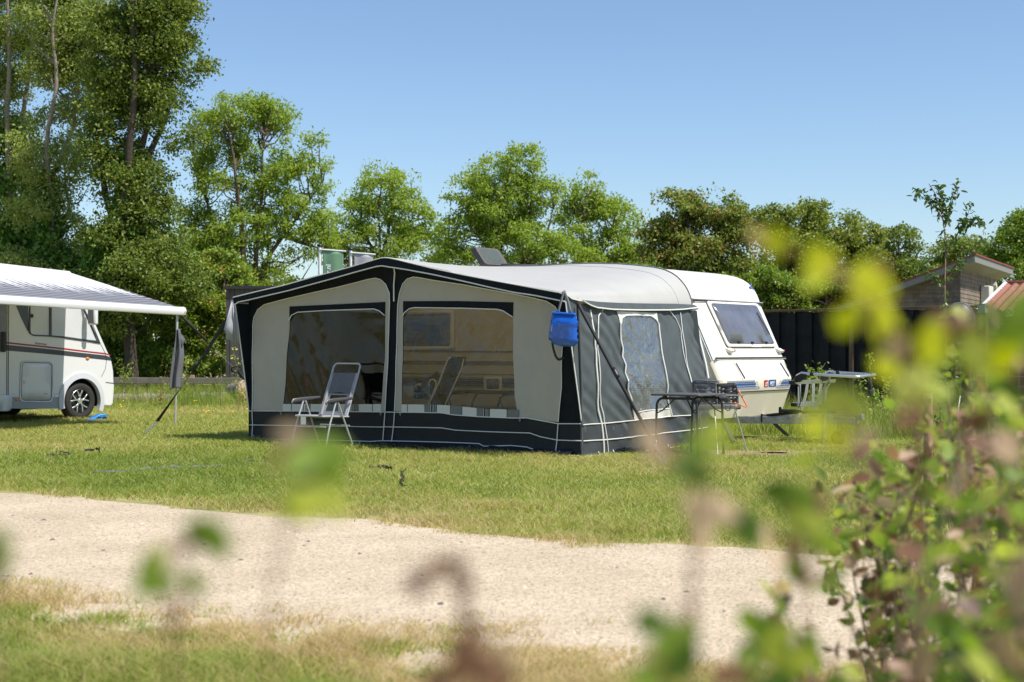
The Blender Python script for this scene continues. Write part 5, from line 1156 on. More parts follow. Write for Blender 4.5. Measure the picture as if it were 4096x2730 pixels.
# ------------------------------------------------------------------ ground, path, lawn
def vnoise(x, y, s, seed=0):
    r = np.random.default_rng(seed).random((257, 257)); x = np.asarray(x) / s + 400.3; y = np.asarray(y) / s + 400.7
    xi, yi = np.floor(x).astype(int), np.floor(y).astype(int); fx, fy = x - xi, y - yi; fx = fx * fx * (3 - 2 * fx); fy = fy * fy * (3 - 2 * fy)
    g = lambda a, b: r[a % 257, b % 257]
    return (g(xi, yi) * (1 - fx) + g(xi + 1, yi) * fx) * (1 - fy) + (g(xi, yi + 1) * (1 - fx) + g(xi + 1, yi + 1) * fx) * fy
PTOP = [ground(PO(u, v)) for u, v in [(0, 1135), (150, 1144), (300, 1160), (500, 1176), (640, 1186), (760, 1193), (900, 1206), (1000, 1216), (1100, 1224), (1250, 1237), (1400, 1246), (1560, 1252), (1700, 1264), (1900, 1282), (2100, 1290), (2353, 1300)]]
PBOT = [ground(PO(u, v)) for u, v in [(0, 1338), (150, 1350), (300, 1368), (500, 1390), (620, 1402), (760, 1420), (900, 1450), (1050, 1478), (1250, 1497), (1400, 1508), (1600, 1520), (1800, 1526), (2353, 1540)]]
def ext(P):
    x = [p.x for p in P]; y = [p.y for p in P]; s0 = (y[1] - y[0]) / (x[1] - x[0]); s1 = (y[-1] - y[-3]) / (x[-1] - x[-3])
    return np.array([x[0] - 40] + x + [x[-1] + 30]), np.array([y[0] - 40 * s0 * .9] + y + [y[-1] + 30 * s1])
PTX, PTY = ext(PTOP); PBX, PBY = ext(PBOT)
ytop_ = lambda x: np.interp(x, PTX, PTY); ybot_ = lambda x: np.interp(x, PBX, PBY) + .16
mb = MB(); mb.add([(-260, -60, 0), (260, -60, 0), (260, 420, 0), (-260, 420, 0)], [(0, 1, 2, 3)])
m = material("lawn soil and thatch", (.20, .215, .06), .95, spec=.1, var=.3, vscale=.9, col2=(.34, .30, .13), bump=.5, bscale=30, bdist=.02)
tag(mb.build('ground', m), kind='structure')
xs_ = np.linspace(-44, 30, 900); mb = MB()
up = ytop_(xs_) + (vnoise(xs_, xs_ * 0, .9, 3) - .5) * .30 + (vnoise(xs_, xs_ * 0, .22, 4) - .5) * .16
lo = ybot_(xs_) - .95 - .9 * np.clip((xs_ + .7) / .8, 0, 1) + (vnoise(xs_, xs_ * 0, 1.1, 5) - .5) * .5 + (vnoise(xs_, xs_ * 0, .25, 6) - .5) * .2
mb.strip([Vector((x, y, .004)) for x, y in zip(xs_, lo)], [Vector((x, y, .004)) for x, y in zip(xs_, up)])
m = bpy.data.materials.new("pale gravel"); m.use_nodes = True; t = m.node_tree; p = t.nodes["Principled BSDF"]; p.inputs['Roughness'].default_value = .95; p.inputs['Specular IOR Level'].default_value = .1
tc = node(t, 'ShaderNodeTexCoord'); vo = node(t, 'ShaderNodeTexVoronoi'); vo.inputs['Scale'].default_value = 75; n1 = node(t, 'ShaderNodeTexNoise'); n1.inputs['Scale'].default_value = 1.3; n1.inputs['Detail'].default_value = 8
for n_ in (vo, n1): t.links.new(tc.outputs['Object'], n_.inputs['Vector'])
r1 = node(t, 'ShaderNodeValToRGB'); e = r1.color_ramp.elements; e[0].position = 0; e[0].color = (.29, .25, .19, 1); e[1].position = 1; e[1].color = (.66, .57, .44, 1)
k_ = e.new(.12); k_.color = (.44, .37, .28, 1); k_ = e.new(.6); k_.color = (.55, .465, .355, 1)
sep = node(t, 'ShaderNodeSeparateColor'); t.links.new(vo.outputs['Color'], sep.inputs[0]); t.links.new(sep.outputs[0], r1.inputs[0])
r2 = node(t, 'ShaderNodeValToRGB'); r2.color_ramp.elements[0].position = .3; r2.color_ramp.elements[0].color = (.84, .80, .74, 1); r2.color_ramp.elements[1].position = .7; r2.color_ramp.elements[1].color = (1.05, 1.01, .96, 1); t.links.new(n1.outputs['Fac'], r2.inputs[0])
mu = node(t, 'ShaderNodeMix', data_type='RGBA', blend_type='MULTIPLY'); mu.inputs[0].default_value = 1; t.links.new(r1.outputs[0], mu.inputs[6]); t.links.new(r2.outputs[0], mu.inputs[7]); t.links.new(mu.outputs[2], p.inputs['Base Color'])
bp = node(t, 'ShaderNodeBump'); bp.inputs['Strength'].default_value = .35; bp.inputs['Distance'].default_value = .010; t.links.new(vo.outputs['Distance'], bp.inputs['Height']); t.links.new(bp.outputs[0], p.inputs['Normal'])
tag(mb.build('gravel_path', m), kind='structure')
# bare earth by the table and under the drawbar
mb = MB()
for cx, cy, a, b in ((2.75, 17.9, .75, .35), (3.6, 18.0, .5, .2), (2.1, 17.7, .4, .2)):
    q = [(cx + a * math.cos(w) * (1 + .3 * noise.noise(Vector((math.cos(w) * 2 + cx, math.sin(w) * 2, 1)))), cy + b * math.sin(w) * (1 + .3 * noise.noise(Vector((math.cos(w) * 2, math.sin(w) * 2, cx)))), .004) for w in np.linspace(0, 6.283, 40)[:-1]]
    mb.add(q, [tuple(range(len(q)))])
tag(mb.build('bare_earth', material("dry bare earth", (.30, .225, .15), .95, spec=.1, var=.25, vscale=5, bump=.6, bscale=30)), kind='structure')

def mesh_np(name, V, faces_idx, loops, mat_, tint=None, parent=None, smooth=False):
    me = bpy.data.meshes.new(name); nf = len(loops); me.vertices.add(len(V)); me.vertices.foreach_set('co', V.astype(np.float32).ravel())
    me.loops.add(len(faces_idx)); me.loops.foreach_set('vertex_index', faces_idx.astype(np.int32)); me.polygons.add(nf)
    st_ = np.zeros(nf, np.int32); st_[1:] = np.cumsum(loops)[:-1]; me.polygons.foreach_set('loop_start', st_)
    if smooth: me.polygons.foreach_set('use_smooth', np.ones(nf, bool))
    me.update(calc_edges=True)
    if tint is not None: a = me.attributes.new('tint', 'FLOAT', 'POINT'); a.data.foreach_set('value', tint.astype(np.float32))
    me.materials.append(mat_); o = bpy.data.objects.new(name, me); COL.objects.link(o)
    if parent: o.parent = parent
    return o
def blades(P, h, w, lean, tint):
    n = len(P); a = RNG.random(n) * 2 * np.pi; b = RNG.random(n) * 2 * np.pi
    s = np.stack([np.cos(a), np.sin(a), 0 * a], 1) * (w / 2)[:, None]; l = np.stack([np.cos(b), np.sin(b), 0 * b], 1) * (lean * h)[:, None]; z = np.zeros((n, 3)); z[:, 2] = h
    V = np.stack([P - s, P + s, P + s * .75 + l * .3 + z * .55, P - s * .75 + l * .3 + z * .55, P + l + z * .95], 1)
    i = np.arange(n)[:, None] * 5; F_ = np.concatenate([i + np.array([[0, 1, 2, 3]]), i + np.array([[3, 2, 4]])], 1).ravel()
    return V.reshape(-1, 3), F_, np.tile([4, 3], n), np.repeat(tint, 5)
# lawn blades
N = 760000
u = RNG.random(N); Y = 4.7 * (44 / 4.7) ** (u ** .92); X = (RNG.random(N) * 2 - 1) * (.40 * Y + .8)
yt, yb = ytop_(X), ybot_(X)
e1 = Y - yt + (vnoise(X, Y, .7, 8) - .5) * .6 + (vnoise(X, Y, .15, 9) - .5) * .4      # distance beyond the path's far edge
e2 = yb - Y + (vnoise(X, Y, .55, 10) - .5) * .8 + (vnoise(X, Y, .16, 12) - .5) * .5   # distance before its near edge
d_far, d_near = np.clip(e1 / .9, 0, 1), np.clip((e2 + .06) / .95, 0, 1)
dens_ = np.where(Y > (yt + yb) / 2, np.clip((e1 + .12) / .4, 0, 1), np.clip((e2 + .15) / np.where(X > -.5, .45, 1.0), 0.0, 1) * np.clip(.62 + .3 * (X > -.5) + 1.2 * np.clip(.2 - X, 0, 1) * np.clip((e2 - .3) / .9, 0, 1) + (vnoise(X, Y, .23, 61) > .68), 0, 1) * np.clip((vnoise(X, Y, .28, 50) + .25 * vnoise(X, Y, .1, 51) - .45 + np.clip(e2 - .5, 0, 1) + .12 * (X > -.5)) * 3.5, .06, 1))
tx = (X - .845) * .8 - (Y - 17.2) * .6; ty = (X - .845) * .6 + (Y - 17.2) * .8
intent = (tx > -5.85) & (tx < .02) & (ty > .0) & (ty < 5.2)
bare = np.zeros(N)
for cx, cy, a, b in ((2.75, 17.9, .85, .42), (3.6, 18.0, .6, .26), (2.1, 17.7, .5, .26)): bare = np.maximum(bare, np.clip(1.6 - np.hypot((X - cx) / a, (Y - cy) / b) * 1.0, 0, 1))
patch = vnoise(X, Y, 2.6, 21); fine = vnoise(X, Y, .5, 22); thin = vnoise(X, Y, .9, 23)
keep = (RNG.random(N) < dens_ * (1 - .93 * np.clip(bare * 1.3, 0, 1)) * (.55 + .45 * np.clip((thin - .2) * 3, 0, 1))) & ~intent
X, Y, e1, e2, patch, fine, d_far, d_near, yt, yb, bare = [q[keep] for q in (X, Y, e1, e2, patch, fine, d_far, d_near, yt, yb, bare)]
n = len(X); near_side = Y < (yt + yb) / 2
dry = np.where(near_side, 1 - d_near, 1 - d_far)
h = (.024 + .034 * RNG.random(n) ** 1.4 + .045 * (fine ** 2)) * np.where(near_side, 1.15, 1.0) * (1 - .35 * dry)
h = h * (1 + 1.2 * np.clip((Y - 30) / 8, 0, 1) * (X < 2))
w = .0046 * np.clip(Y / 6, .8, 5) ** .75 * (.7 + .6 * RNG.random(n))
greenness = near_side * np.clip((e2 - 1.05) / .55, 0, 1) * np.clip((.25 - X) / .6, 0, 1)
clump = near_side * (vnoise(X, Y, .23, 61) > .68)
verge = near_side * (1 - np.maximum(greenness * .9, clump * .85))
tint = .40 + .45 * verge - .08 * clump + .55 * (patch - .45) + .22 * (fine - .5) + .52 * (RNG.random(n) - .5) + .42 * dry ** 1.5 * (.4 + .8 * RNG.random(n)) + .3 * bare + 0
tint += np.where(RNG.random(n) < .09, .35, 0)
P = np.stack([X, Y, np.zeros(n)], 1)
V, F_, L_, T_ = blades(P, h, w, .5 + 1.3 * RNG.random(n), np.clip(tint, 0, 1))
tag(mesh_np('grass', V, F_, L_, M['grass'], T_), 'short sunlit lawn grass around the awning and path', 'grass', kind='stuff')
# longer grass by the rail fence and below the black fence
def tall(name, label, x0, x1, y0, y1, n, hmin, hmax, cond=None, tb=.36, wd=.009):
    X = x0 + (x1 - x0) * RNG.random(n); Y = y0 + (y1 - y0) * RNG.random(n); k = vnoise(X, Y, .8, 31) * .7 + .3 * vnoise(X, Y, .25, 32) > .36
    if cond is not None: k &= cond(X, Y)
    X, Y = X[k], Y[k]; n = len(X); h = hmin + (hmax - hmin) * RNG.random(n) ** 1.6 * (.4 + vnoise(X, Y, 1.4, 33)); P = np.stack([X, Y, 0 * X], 1)
    ti_ = np.clip(tb + .25 * (RNG.random(n) - .5) + .35 * (vnoise(X, Y, 1.2, 34) - .5) + np.where(RNG.random(n) < .06, .4, 0), 0, 1)
    V, F_, L_, T_ = blades(P, h, wd * (.6 + .7 * RNG.random(n)), .25 + .5 * RNG.random(n), ti_); tag(mesh_np(name, V, F_, L_, M['grass'], T_), label, 'grass', kind='stuff')
tall('tall_grass', 'long wild grass around the logs and rail fence', -16, -1.5, 32.5, 46, 60000, .10, .50, None, .40, .011)
fn = Vector((fd.y, -fd.x, 0)); 
def nearf(X, Y): dd_ = (X - fa.x) * fn.x + (Y - fa.y) * fn.y; return (dd_ > .05) & (dd_ < 7.5 + 1.2 * vnoise(X, Y, 1.0, 40)) & (np.abs(X) < .45 * Y) & ~(((X - .845) * .8 - (Y - 17.2) * .6 < .9) & ((X - .845) * .6 + (Y - 17.2) * .8 < 5.3))
tall('tall_grass', 'long grass along the foot of the black board fence', 2.0, 11, 20.5, 34, 55000, .10, .55, nearf, .34, .010)
# stones on the path
def stones(n, lo_, hi_, pw):
    X = (RNG.random(n) * 2 - 1) * 5.2; yb_, yt_ = ybot_(X), ytop_(X); Y = yb_ - .35 + (yt_ - yb_ + .3) * RNG.random(n); r_ = lo_ + (hi_ - lo_) * RNG.random(n) ** pw
    base = np.array([[1, 0, 0], [.5, .87, 0], [-.5, .87, 0], [-1, 0, 0], [-.5, -.87, 0], [.5, -.87, 0], [.45, .2, .55], [-.3, .4, .6], [-.2, -.45, .5]], float)
    F0_ = [(0, 1, 6), (1, 2, 7), (1, 7, 6), (2, 3, 7), (3, 4, 8), (3, 8, 7), (4, 5, 8), (5, 0, 6), (5, 6, 8), (6, 7, 8)]
    j = base[None] * (.65 + .6 * RNG.random((n, 9, 1))); a = RNG.random(n) * 6.28; c, s = np.cos(a)[:, None], np.sin(a)[:, None]
    V = np.stack([j[..., 0] * c - j[..., 1] * s * .7, j[..., 0] * s + j[..., 1] * c * .7, j[..., 2] * .8], 2) * r_[:, None, None] + np.stack([X, Y, 0 * X + .002], 1)[:, None]
    F_ = (np.arange(n)[:, None, None] * 9 + np.array(F0_)[None]).ravel(); return V.reshape(-1, 3), F_, np.full(n * 10, 3), np.repeat(RNG.random(n), 9)
ms_ = leaf_mat("path stones", [(0, (.09, .09, .10)), (.14, (.16, .15, .14)), (.2, (.34, .27, .19)), (.8, (.46, .37, .265)), (1, (.62, .54, .44))], 0.0, rough=.9, spec=.15)
V, F_, L_, T_ = stones(26000, .003, .011, 2.0); tag(mesh_np('gravel_stones', V, F_, L_, ms_, T_), 'loose small gravel stones scattered over the pale path', 'gravel', kind='stuff')
V, F_, L_, T_ = stones(95, .011, .030, 2.8); T_ = np.where(T_ < .65, T_ * .3, .5 + .5 * T_); tag(mesh_np('pebbles', V, F_, L_, ms_, T_, smooth=False), 'scattered larger grey pebbles on the pale path', 'pebbles', kind='stuff')
fl = MB()
for px_ in [(838, 1167), (858, 1140), (1355, 1140), (1366, 1138), (1435, 1218), (1450, 1210), (1622, 1212), (845, 1180), (1720, 1196), (1100, 1060), (1060, 1106), (1048, 1108)]:
    p_ = ground(PE(*px_), .12); fl.ball(p_, .025, 4, (1, 1, .5), 1 if px_[0] in (1060, 1048) else 0)
tag(fl.build('wildflowers', [M['flower_y'], M['flower_w']]), 'tiny yellow and white wildflowers in the long grass at left', 'flowers', kind='stuff')

# ------------------------------------------------------------------ trees
def leaves_np(P, L, W, tint, mat_, parent, name='crown', down=.25, flat=0.0, seg=0):
    n = len(P); d = RNG.normal(size=(n, 3)); d[:, 2] -= down; d /= np.linalg.norm(d, axis=1)[:, None]
    q = RNG.normal(size=(n, 3)); q[:, 2] += flat; s = np.cross(d, q); s /= np.linalg.norm(s, axis=1)[:, None] + 1e-9; nn = np.cross(s, d)
    L, W = np.asarray(L)[:, None], np.asarray(W)[:, None]
    if seg == 0:
        V = np.stack([P, P + d * L * .45 + s * W / 2 + nn * W * .12, P + d * L, P + d * L * .45 - s * W / 2 + nn * W * .12], 1); F_ = (np.arange(n)[:, None] * 4 + np.arange(4)[None]).ravel(); L_ = np.full(n, 4); k = 4
    else:
        f = lambda t_, w_, z_: P + d * L * t_ + s * W * w_ + nn * L * z_
        V = np.stack([f(0, 0, 0), f(.35, 0, -.03), f(.7, 0, -.02), f(1, 0, -.10), f(.12, .28, .03), f(.40, .5, .05), f(.75, .36, .02), f(.12, -.28, .03), f(.40, -.5, .05), f(.75, -.36, .02)], 1)
        fa_ = [(0, 1, 5, 4), (1, 2, 6, 5), (2, 3, 6), (1, 0, 7, 8), (2, 1, 8, 9), (3, 2, 9)]; b = np.arange(n) * 10
        F_ = np.concatenate([np.array(sum([list(x) for x in fa_], []))[None] + b[:, None]], 1).ravel(); L_ = np.tile([4, 4, 3, 4, 4, 3], n); k = 10
    return mesh_np(name, V.reshape(-1, 3), F_, L_, mat_, np.repeat(tint, k), parent, smooth=seg > 0)
def ell(lobes, n, Y, bias=2.2, sub=0, rsf=.3):
    A = np.array(lobes, float); w_ = A[:, 2] * A[:, 3]; sc = Y * 1.7408 / F
    def pts(m, lo_):
        k = RNG.choice(len(A), m, p=w_ / w_.sum()); d = RNG.normal(size=(m, 3)); d /= np.linalg.norm(d, axis=1)[:, None]; q = d * (lo_ + (1 - lo_) * RNG.random(m) ** (1 / bias))[:, None]
        return k, np.stack([(A[k, 0] - 1176.5) * sc + q[:, 0] * A[k, 2] * sc, Y + q[:, 1] * A[k, 2] * sc * .9, HC + (805 - A[k, 1]) * sc + q[:, 2] * A[k, 3] * sc], 1)
    if not sub: return pts(n, 0)[1]
    k, Cs = pts(len(A) * sub, .30); rs = np.sqrt(A[k, 2] * A[k, 3]) * sc * rsf * (.5 + .8 * RNG.random(len(k))); j = RNG.choice(len(k), n, p=rs ** 2 / (rs ** 2).sum())
    d = RNG.normal(size=(n, 3)); d /= np.linalg.norm(d, axis=1)[:, None]; d[:, 2] *= .75
    return Cs[j] + d * (rs[j] * RNG.random(n) ** .45)[:, None]

def tree(name, label, Y, stems, lobes, nc, per, sig, LL, LW, mat_, bark, group=None, cat='tree', limbs=40, r0=.22, ivy=None, tb=.5, ts=.5, bias=2.2, base=None, down=.25, cl=.25, sub=22, rsf=.30):
    b = at(PO(*stems[0][0]), Y) if base is None else Vector((base, Y, 0)); b.z = 0
    o = thing(name, label, cat, b, 0, group); bn = np.array(b)
    tr_ = MB(); SP = []
    for si, st_ in enumerate(stems):
        pts = [at(PO(*q), Y + (0 if i == 0 else .35 * (si % 3 - 1) * i * .6)) - b for i, q in enumerate(st_)]
        if si == 0 or st_[0][1] >= 780: pts = [Vector((pts[0].x, 0, -.1))] + pts
        P = poly_res(pts, 22); ra = r0 * (1 if si == 0 else .62)
        for i, p_ in enumerate(P): P[i] = p_ + Vector((noise.noise(p_ * .7 + Vector((si, 0, 0))), noise.noise(p_ * .7 + Vector((5, si, 0))), 0)) * .12 * min(1, i / 5)
        tr_.tube(P, [ra * (1 - .82 * i / 21) for i in range(22)], 9); SP += P[3:]
    nc, per, sig = int(nc * (2.1 if mat_ == M['ash'] else 3.0)), int(per / 2.1), sig * .47
    rsf, sub = (.25, 42) if mat_ == M['ash'] else (.35, 26)
    C_ = ell(lobes, nc, Y, bias, sub, rsf); C_[:, 2] = np.maximum(C_[:, 2], .25)
    SPn = np.array(SP) + bn
    for i in RNG.choice(nc, min(limbs, nc), replace=False):
        c = C_[i]; dv = SPn - c; hd_ = np.hypot(dv[:, 0], dv[:, 1]); cost = hd_ + np.where(dv[:, 2] > -.25 * hd_, 6, 0) + .35 * np.abs(dv[:, 2] + .9 * hd_); j = int(np.argmin(cost)); p0 = Vector(SPn[j]) - b; p1 = Vector(c) - b
        if (p1 - p0).length > 7 or p1.z < p0.z: continue
        md = p0.lerp(p1, .5) + Vector((0, 0, -.10 * (p1 - p0).length)) + Vector(RNG.normal(size=3) * .12)
        r_ = .018 + .009 * (p1 - p0).length; tr_.tube([p0, p0.lerp(md, .5) + Vector(RNG.normal(size=3) * .05), md, md.lerp(p1, .5), p1], [r_ * 1.3, r_ * 1.1, r_ * .8, r_ * .5, .006], 5)
    tr_.build('trunk', bark, o)
    n = nc * per; ci = np.repeat(np.arange(nc), per); sg = sig * (.6 + .8 * RNG.random(nc))
    P = C_[ci] + np.clip(RNG.normal(size=(n, 3)), -1.7, 1.7) * sg[ci][:, None] * np.array([1, 1, .62]) - bn; P[:, 2] = np.maximum(P[:, 2], .12)
    tint = np.clip(tb + ts * ((RNG.random(nc) - .5)[ci] * cl * 2 + (RNG.random(n) - .5) * .8), 0, 1)
    leaves_np(P, LL * (.6 + .8 * RNG.random(n)), LW * (.6 + .8 * RNG.random(n)), tint, mat_, o, down=down, flat=.7)
    if ivy:
        lob, k = ivy; Q = ell(lob, k, Y - .2, 5) - bn; Q += RNG.normal(size=Q.shape) * .10; leaves_np(Q, .15 * (.6 + .8 * RNG.random(k)), .13 * (.6 + .8 * RNG.random(k)), np.clip(.5 + .6 * (RNG.random(k) - .5), 0, 1), M['ivy'], o, 'ivy', down=1.0)
    return o
GT = 'trees standing behind the campsite'
tree('tree', "tall slender tree with pale trunk and ivy at the photo's left edge", 46, [[(20, 860), (18, 600), (26, 420), (14, 260), (28, 140), (14, 40), (22, -120)], [(20, 400), (60, 250), (70, 100), (80, -60)], [(18, 480), (-20, 330), (-30, 150)]],
     [(20, 60, 80, 140), (15, 280, 60, 130), (40, -80, 100, 90), (60, 420, 60, 60), (-30, 200, 60, 200)], 600, 58, .42, .10, .058, M['poplar'], M['bark_pale'], GT, limbs=80, r0=.16, ivy=([(40, 470, 52, 110), (40, 570, 66, 90), (28, 350, 26, 80), (60, 660, 80, 90)], 9000), tb=.5)
tree('tree', "tall open tree with a bare forked pale trunk beside the left edge tree", 44, [[(150, 860), (132, 600), (112, 420), (106, 300), (132, 180), (122, 60), (132, -100)], [(112, 420), (170, 300), (190, 150), (200, 20)], [(125, 560), (160, 480), (150, 400)]],
     [(120, 50, 80, 140), (160, 190, 70, 110), (130, 340, 80, 100), (110, 480, 75, 80), (180, 60, 55, 120), (150, 560, 60, 60), (100, 620, 100, 60)], 700, 58, .42, .10, .058, M['poplar'], M['bark_pale'], GT, limbs=90, r0=.13, ivy=([(118, 560, 30, 120), (150, 660, 60, 90), (112, 440, 18, 60)], 5000), tb=.55)
tree('tree', "very tall dense dark tree with ivied trunk rising out of the photo at left", 42, [[(305, 880), (292, 700), (286, 500), (300, 330), (312, 150), (306, -90)], [(290, 600), (235, 420), (220, 260), (230, 120)], [(295, 480), (370, 300), (400, 150), (420, 60)], [(300, 420), (340, 300), (350, 120)]],
     [(320, 40, 105, 130), (410, 145, 75, 60), (375, 60, 80, 100), (290, 220, 80, 100), (360, 240, 80, 55), (250, 330, 50, 90), (415, 305, 55, 45), (310, 400, 80, 55), (285, 480, 70, 55), (350, 470, 60, 60), (300, 560, 105, 60), (330, 640, 125, 75), (250, 690, 80, 80), (260, 130, 55, 110)], 1150, 76, .42, .105, .066, M['dark_leaf'], M['bark_dark'], GT, limbs=120, r0=.2, ivy=([(288, 540, 32, 120), (300, 410, 24, 70), (235, 620, 40, 110)], 5000), tb=.5, ts=.7)
tree('tree', "bright green ash tree with open crown and leaning limb left of the flags", 50, [[(592, 860), (572, 680), (560, 560), (545, 430), (522, 300)], [(580, 690), (602, 620), (650, 540), (700, 480), (742, 420)], [(565, 700), (535, 600), (480, 480), (452, 400)], [(575, 690), (596, 560), (600, 420), (612, 310)], [(650, 540), (700, 560), (745, 575)]],
     [(540, 280, 85, 65), (620, 262, 55, 55), (470, 300, 45, 60), (700, 360, 65, 55), (742, 400, 36, 60), (500, 400, 60, 70), (600, 400, 75, 70), (680, 490, 75, 60), (560, 520, 90, 55), (480, 560, 55, 60), (650, 600, 60, 35), (725, 560, 45, 45), (540, 620, 60, 50), (450, 540, 45, 80), (620, 650, 70, 35), (745, 520, 40, 60), (430, 620, 60, 50)], 760, 60, .33, .135, .055, M['ash'], M['bark'], GT, limbs=200, r0=.17, tb=.5, ts=.6, down=.6)
tree('tree', "airy yellow green ash tree behind the awning roof's left slope", 62, [[(880, 860), (877, 620), (870, 500), (876, 410)], [(879, 640), (930, 540), (955, 480)], [(878, 620), (825, 520), (800, 470)], [(877, 600), (900, 480), (905, 420)]],
     [(880, 440, 70, 65), (825, 490, 65, 55), (940, 500, 60, 55), (870, 560, 110, 50), (790, 560, 45, 45), (985, 560, 36, 55), (765, 560, 42, 60), (1010, 590, 45, 45), (1000, 520, 30, 45), (830, 600, 70, 40)], 430, 50, .38, .17, .065, M['ash'], M['bark'], GT, limbs=130, r0=.14, tb=.56, ts=.5, down=.6)
tree('tree', "largest bright ash tree rising behind the caravan's open roof hatch", 58, [[(1158, 860), (1150, 640), (1150, 500), (1170, 390)], [(1180, 700), (1210, 560), (1222, 430), (1230, 370)], [(1152, 640), (1090, 520), (1070, 460)], [(1195, 640), (1250, 560), (1270, 480)]],
     [(1140, 400, 70, 50), (1205, 378, 60, 52), (1080, 440, 50, 50), (1245, 450, 48, 60), (1150, 490, 95, 60), (1055, 540, 45, 55), (1200, 560, 90, 50), (1100, 590, 80, 40), (1025, 560, 35, 55), (1290, 580, 55, 45), (1210, 610, 90, 35)], 620, 52, .36, .16, .065, M['ash'], M['bark'], GT, limbs=170, r0=.17, tb=.52, ts=.6, down=.6)
tree('tree', "smaller thin ash tree between the largest ash and the dense reddish tree", 60, [[(1346, 860), (1346, 630), (1340, 510), (1350, 430)], [(1350, 650), (1400, 540), (1420, 480)], [(1346, 640), (1310, 540), (1300, 480)]],
     [(1350, 455, 48, 50), (1405, 490, 55, 55), (1318, 520, 50, 55), (1385, 580, 80, 50), (1448, 560, 32, 60), (1295, 480, 30, 45), (1460, 510, 25, 30), (1450, 600, 60, 50), (1370, 620, 80, 40)], 400, 50, .36, .17, .065, M['ash'], M['bark'], GT, limbs=130, r0=.13, tb=.58, ts=.5, down=.6)
tree('tree', "dense rounded tree with reddish tips behind the caravan roof", 54, [[(1600, 860), (1592, 640), (1585, 520)], [(1596, 660), (1650, 540)], [(1596, 680), (1540, 560)]],
     [(1565, 495, 70, 58), (1640, 490, 65, 50), (1690, 540, 52, 62), (1520, 570, 48, 75), (1600, 590, 95, 65), (1690, 630, 60, 60), (1560, 660, 90, 50)], 560, 52, .36, .14, .085, M['maple'], M['bark_dark'], GT, limbs=60, r0=.2, tb=.62, ts=.8)
tree('tree', "broad dark green tree row end behind the black fence", 56, [[(1850, 860), (1845, 660), (1840, 540)], [(1846, 680), (1920, 560)], [(1846, 690), (1780, 560)]],
     [(1775, 515, 65, 45), (1850, 510, 65, 45), (1935, 530, 70, 48), (1800, 590, 100, 60), (1900, 600, 105, 60), (1990, 570, 45, 55), (1870, 480, 32, 25), (1840, 660, 120, 45)], 640, 52, .36, .14, .085, M['dark_leaf'], M['bark_dark'], GT, limbs=60, r0=.2, tb=.66, ts=.7)
tree('tree', "medium green tree just left of the timber building", 58, [[(2070, 860), (2070, 660), (2065, 560)]], [(2060, 560, 48, 42), (2102, 600, 40, 40), (2040, 620, 70, 45), (2090, 660, 60, 40)], 240, 50, .34, .14, .08, M['maple'], M['bark'], GT, limbs=30, r0=.2, tb=.38, ts=.6)
tree('tree', "dark far tree showing left of the timber building's roof peak", 72, [[(2200, 860), (2200, 660), (2205, 590)]], [(2215, 580, 65, 32), (2160, 595, 36, 28), (2190, 630, 80, 40)], 190, 46, .42, .16, .09, M['dark_leaf'], M['bark'], GT, limbs=20, r0=.22, tb=.6, ts=.6)
tree('tree', "rich green tree behind the timber building at the right edge", 66, [[(2345, 860), (2345, 660), (2342, 560)]], [(2345, 555, 62, 55), (2300, 580, 42, 45), (2410, 540, 80, 80), (2330, 630, 90, 50)], 420, 50, .38, .15, .09, M['bush'], M['bark'], GT, limbs=30, r0=.24, tb=.4, ts=.6)
GB = 'bushes below the tree line'
for lab, Y, lob, nc, mk, tb_ in (("dark leafy bush behind the motorhome's nose", 45, [(250, 760, 75, 75), (230, 690, 60, 60), (300, 820, 60, 50)], 330, 'bush', .32), ("big mixed bush behind the towel on the awning leg", 44, [(390, 700, 75, 80), (420, 790, 70, 70), (360, 820, 60, 45), (400, 620, 55, 50)], 460, 'bush', .42), ("reddish tipped bush beside the dark wooden shed", 44.5, [(490, 700, 62, 80), (500, 620, 60, 50), (480, 800, 55, 60), (540, 660, 40, 60)], 400, 'bush', .62), ("low dense bush under the dark ivied tree", 47, [(130, 700, 110, 80), (60, 780, 120, 70), (180, 820, 90, 50)], 380, 'dark_leaf', .5)):
    tree('bush', lab, Y, [[(lob[0][0], 880), (lob[0][0], 780), (lob[0][0] + 5, 720)]], lob, nc, 50, .28, .11, .075, M[mk], M['stem'], GB, 'bush', limbs=50, r0=.06, tb=tb_, ts=.7)
for lab, Y, lob, nc in (("pale green bush behind the caravan's front window corner", 50, [(1800, 680, 55, 45), (1760, 650, 50, 40)], 200), ("dull green bush behind the caravan roof end", 51, [(1700, 690, 60, 45), (1640, 680, 60, 50)], 220), ("green bush above the black fence near the brown timber post", 50, [(1890, 690, 70, 40), (1950, 680, 55, 45)], 220), ("bush below the reddish tree behind the awning hump", 51, [(1540, 690, 80, 50), (1470, 660, 60, 60), (1440, 720, 90, 60)], 300)):
    tree('bush', lab, Y, [[(lob[0][0], 860), (lob[0][0], 760), (lob[0][0] + 5, 700)]], lob, nc, 50, .30, .12, .08, M['bush'], M['stem'], GB, 'bush', limbs=30, r0=.06, tb=.42, ts=.6)

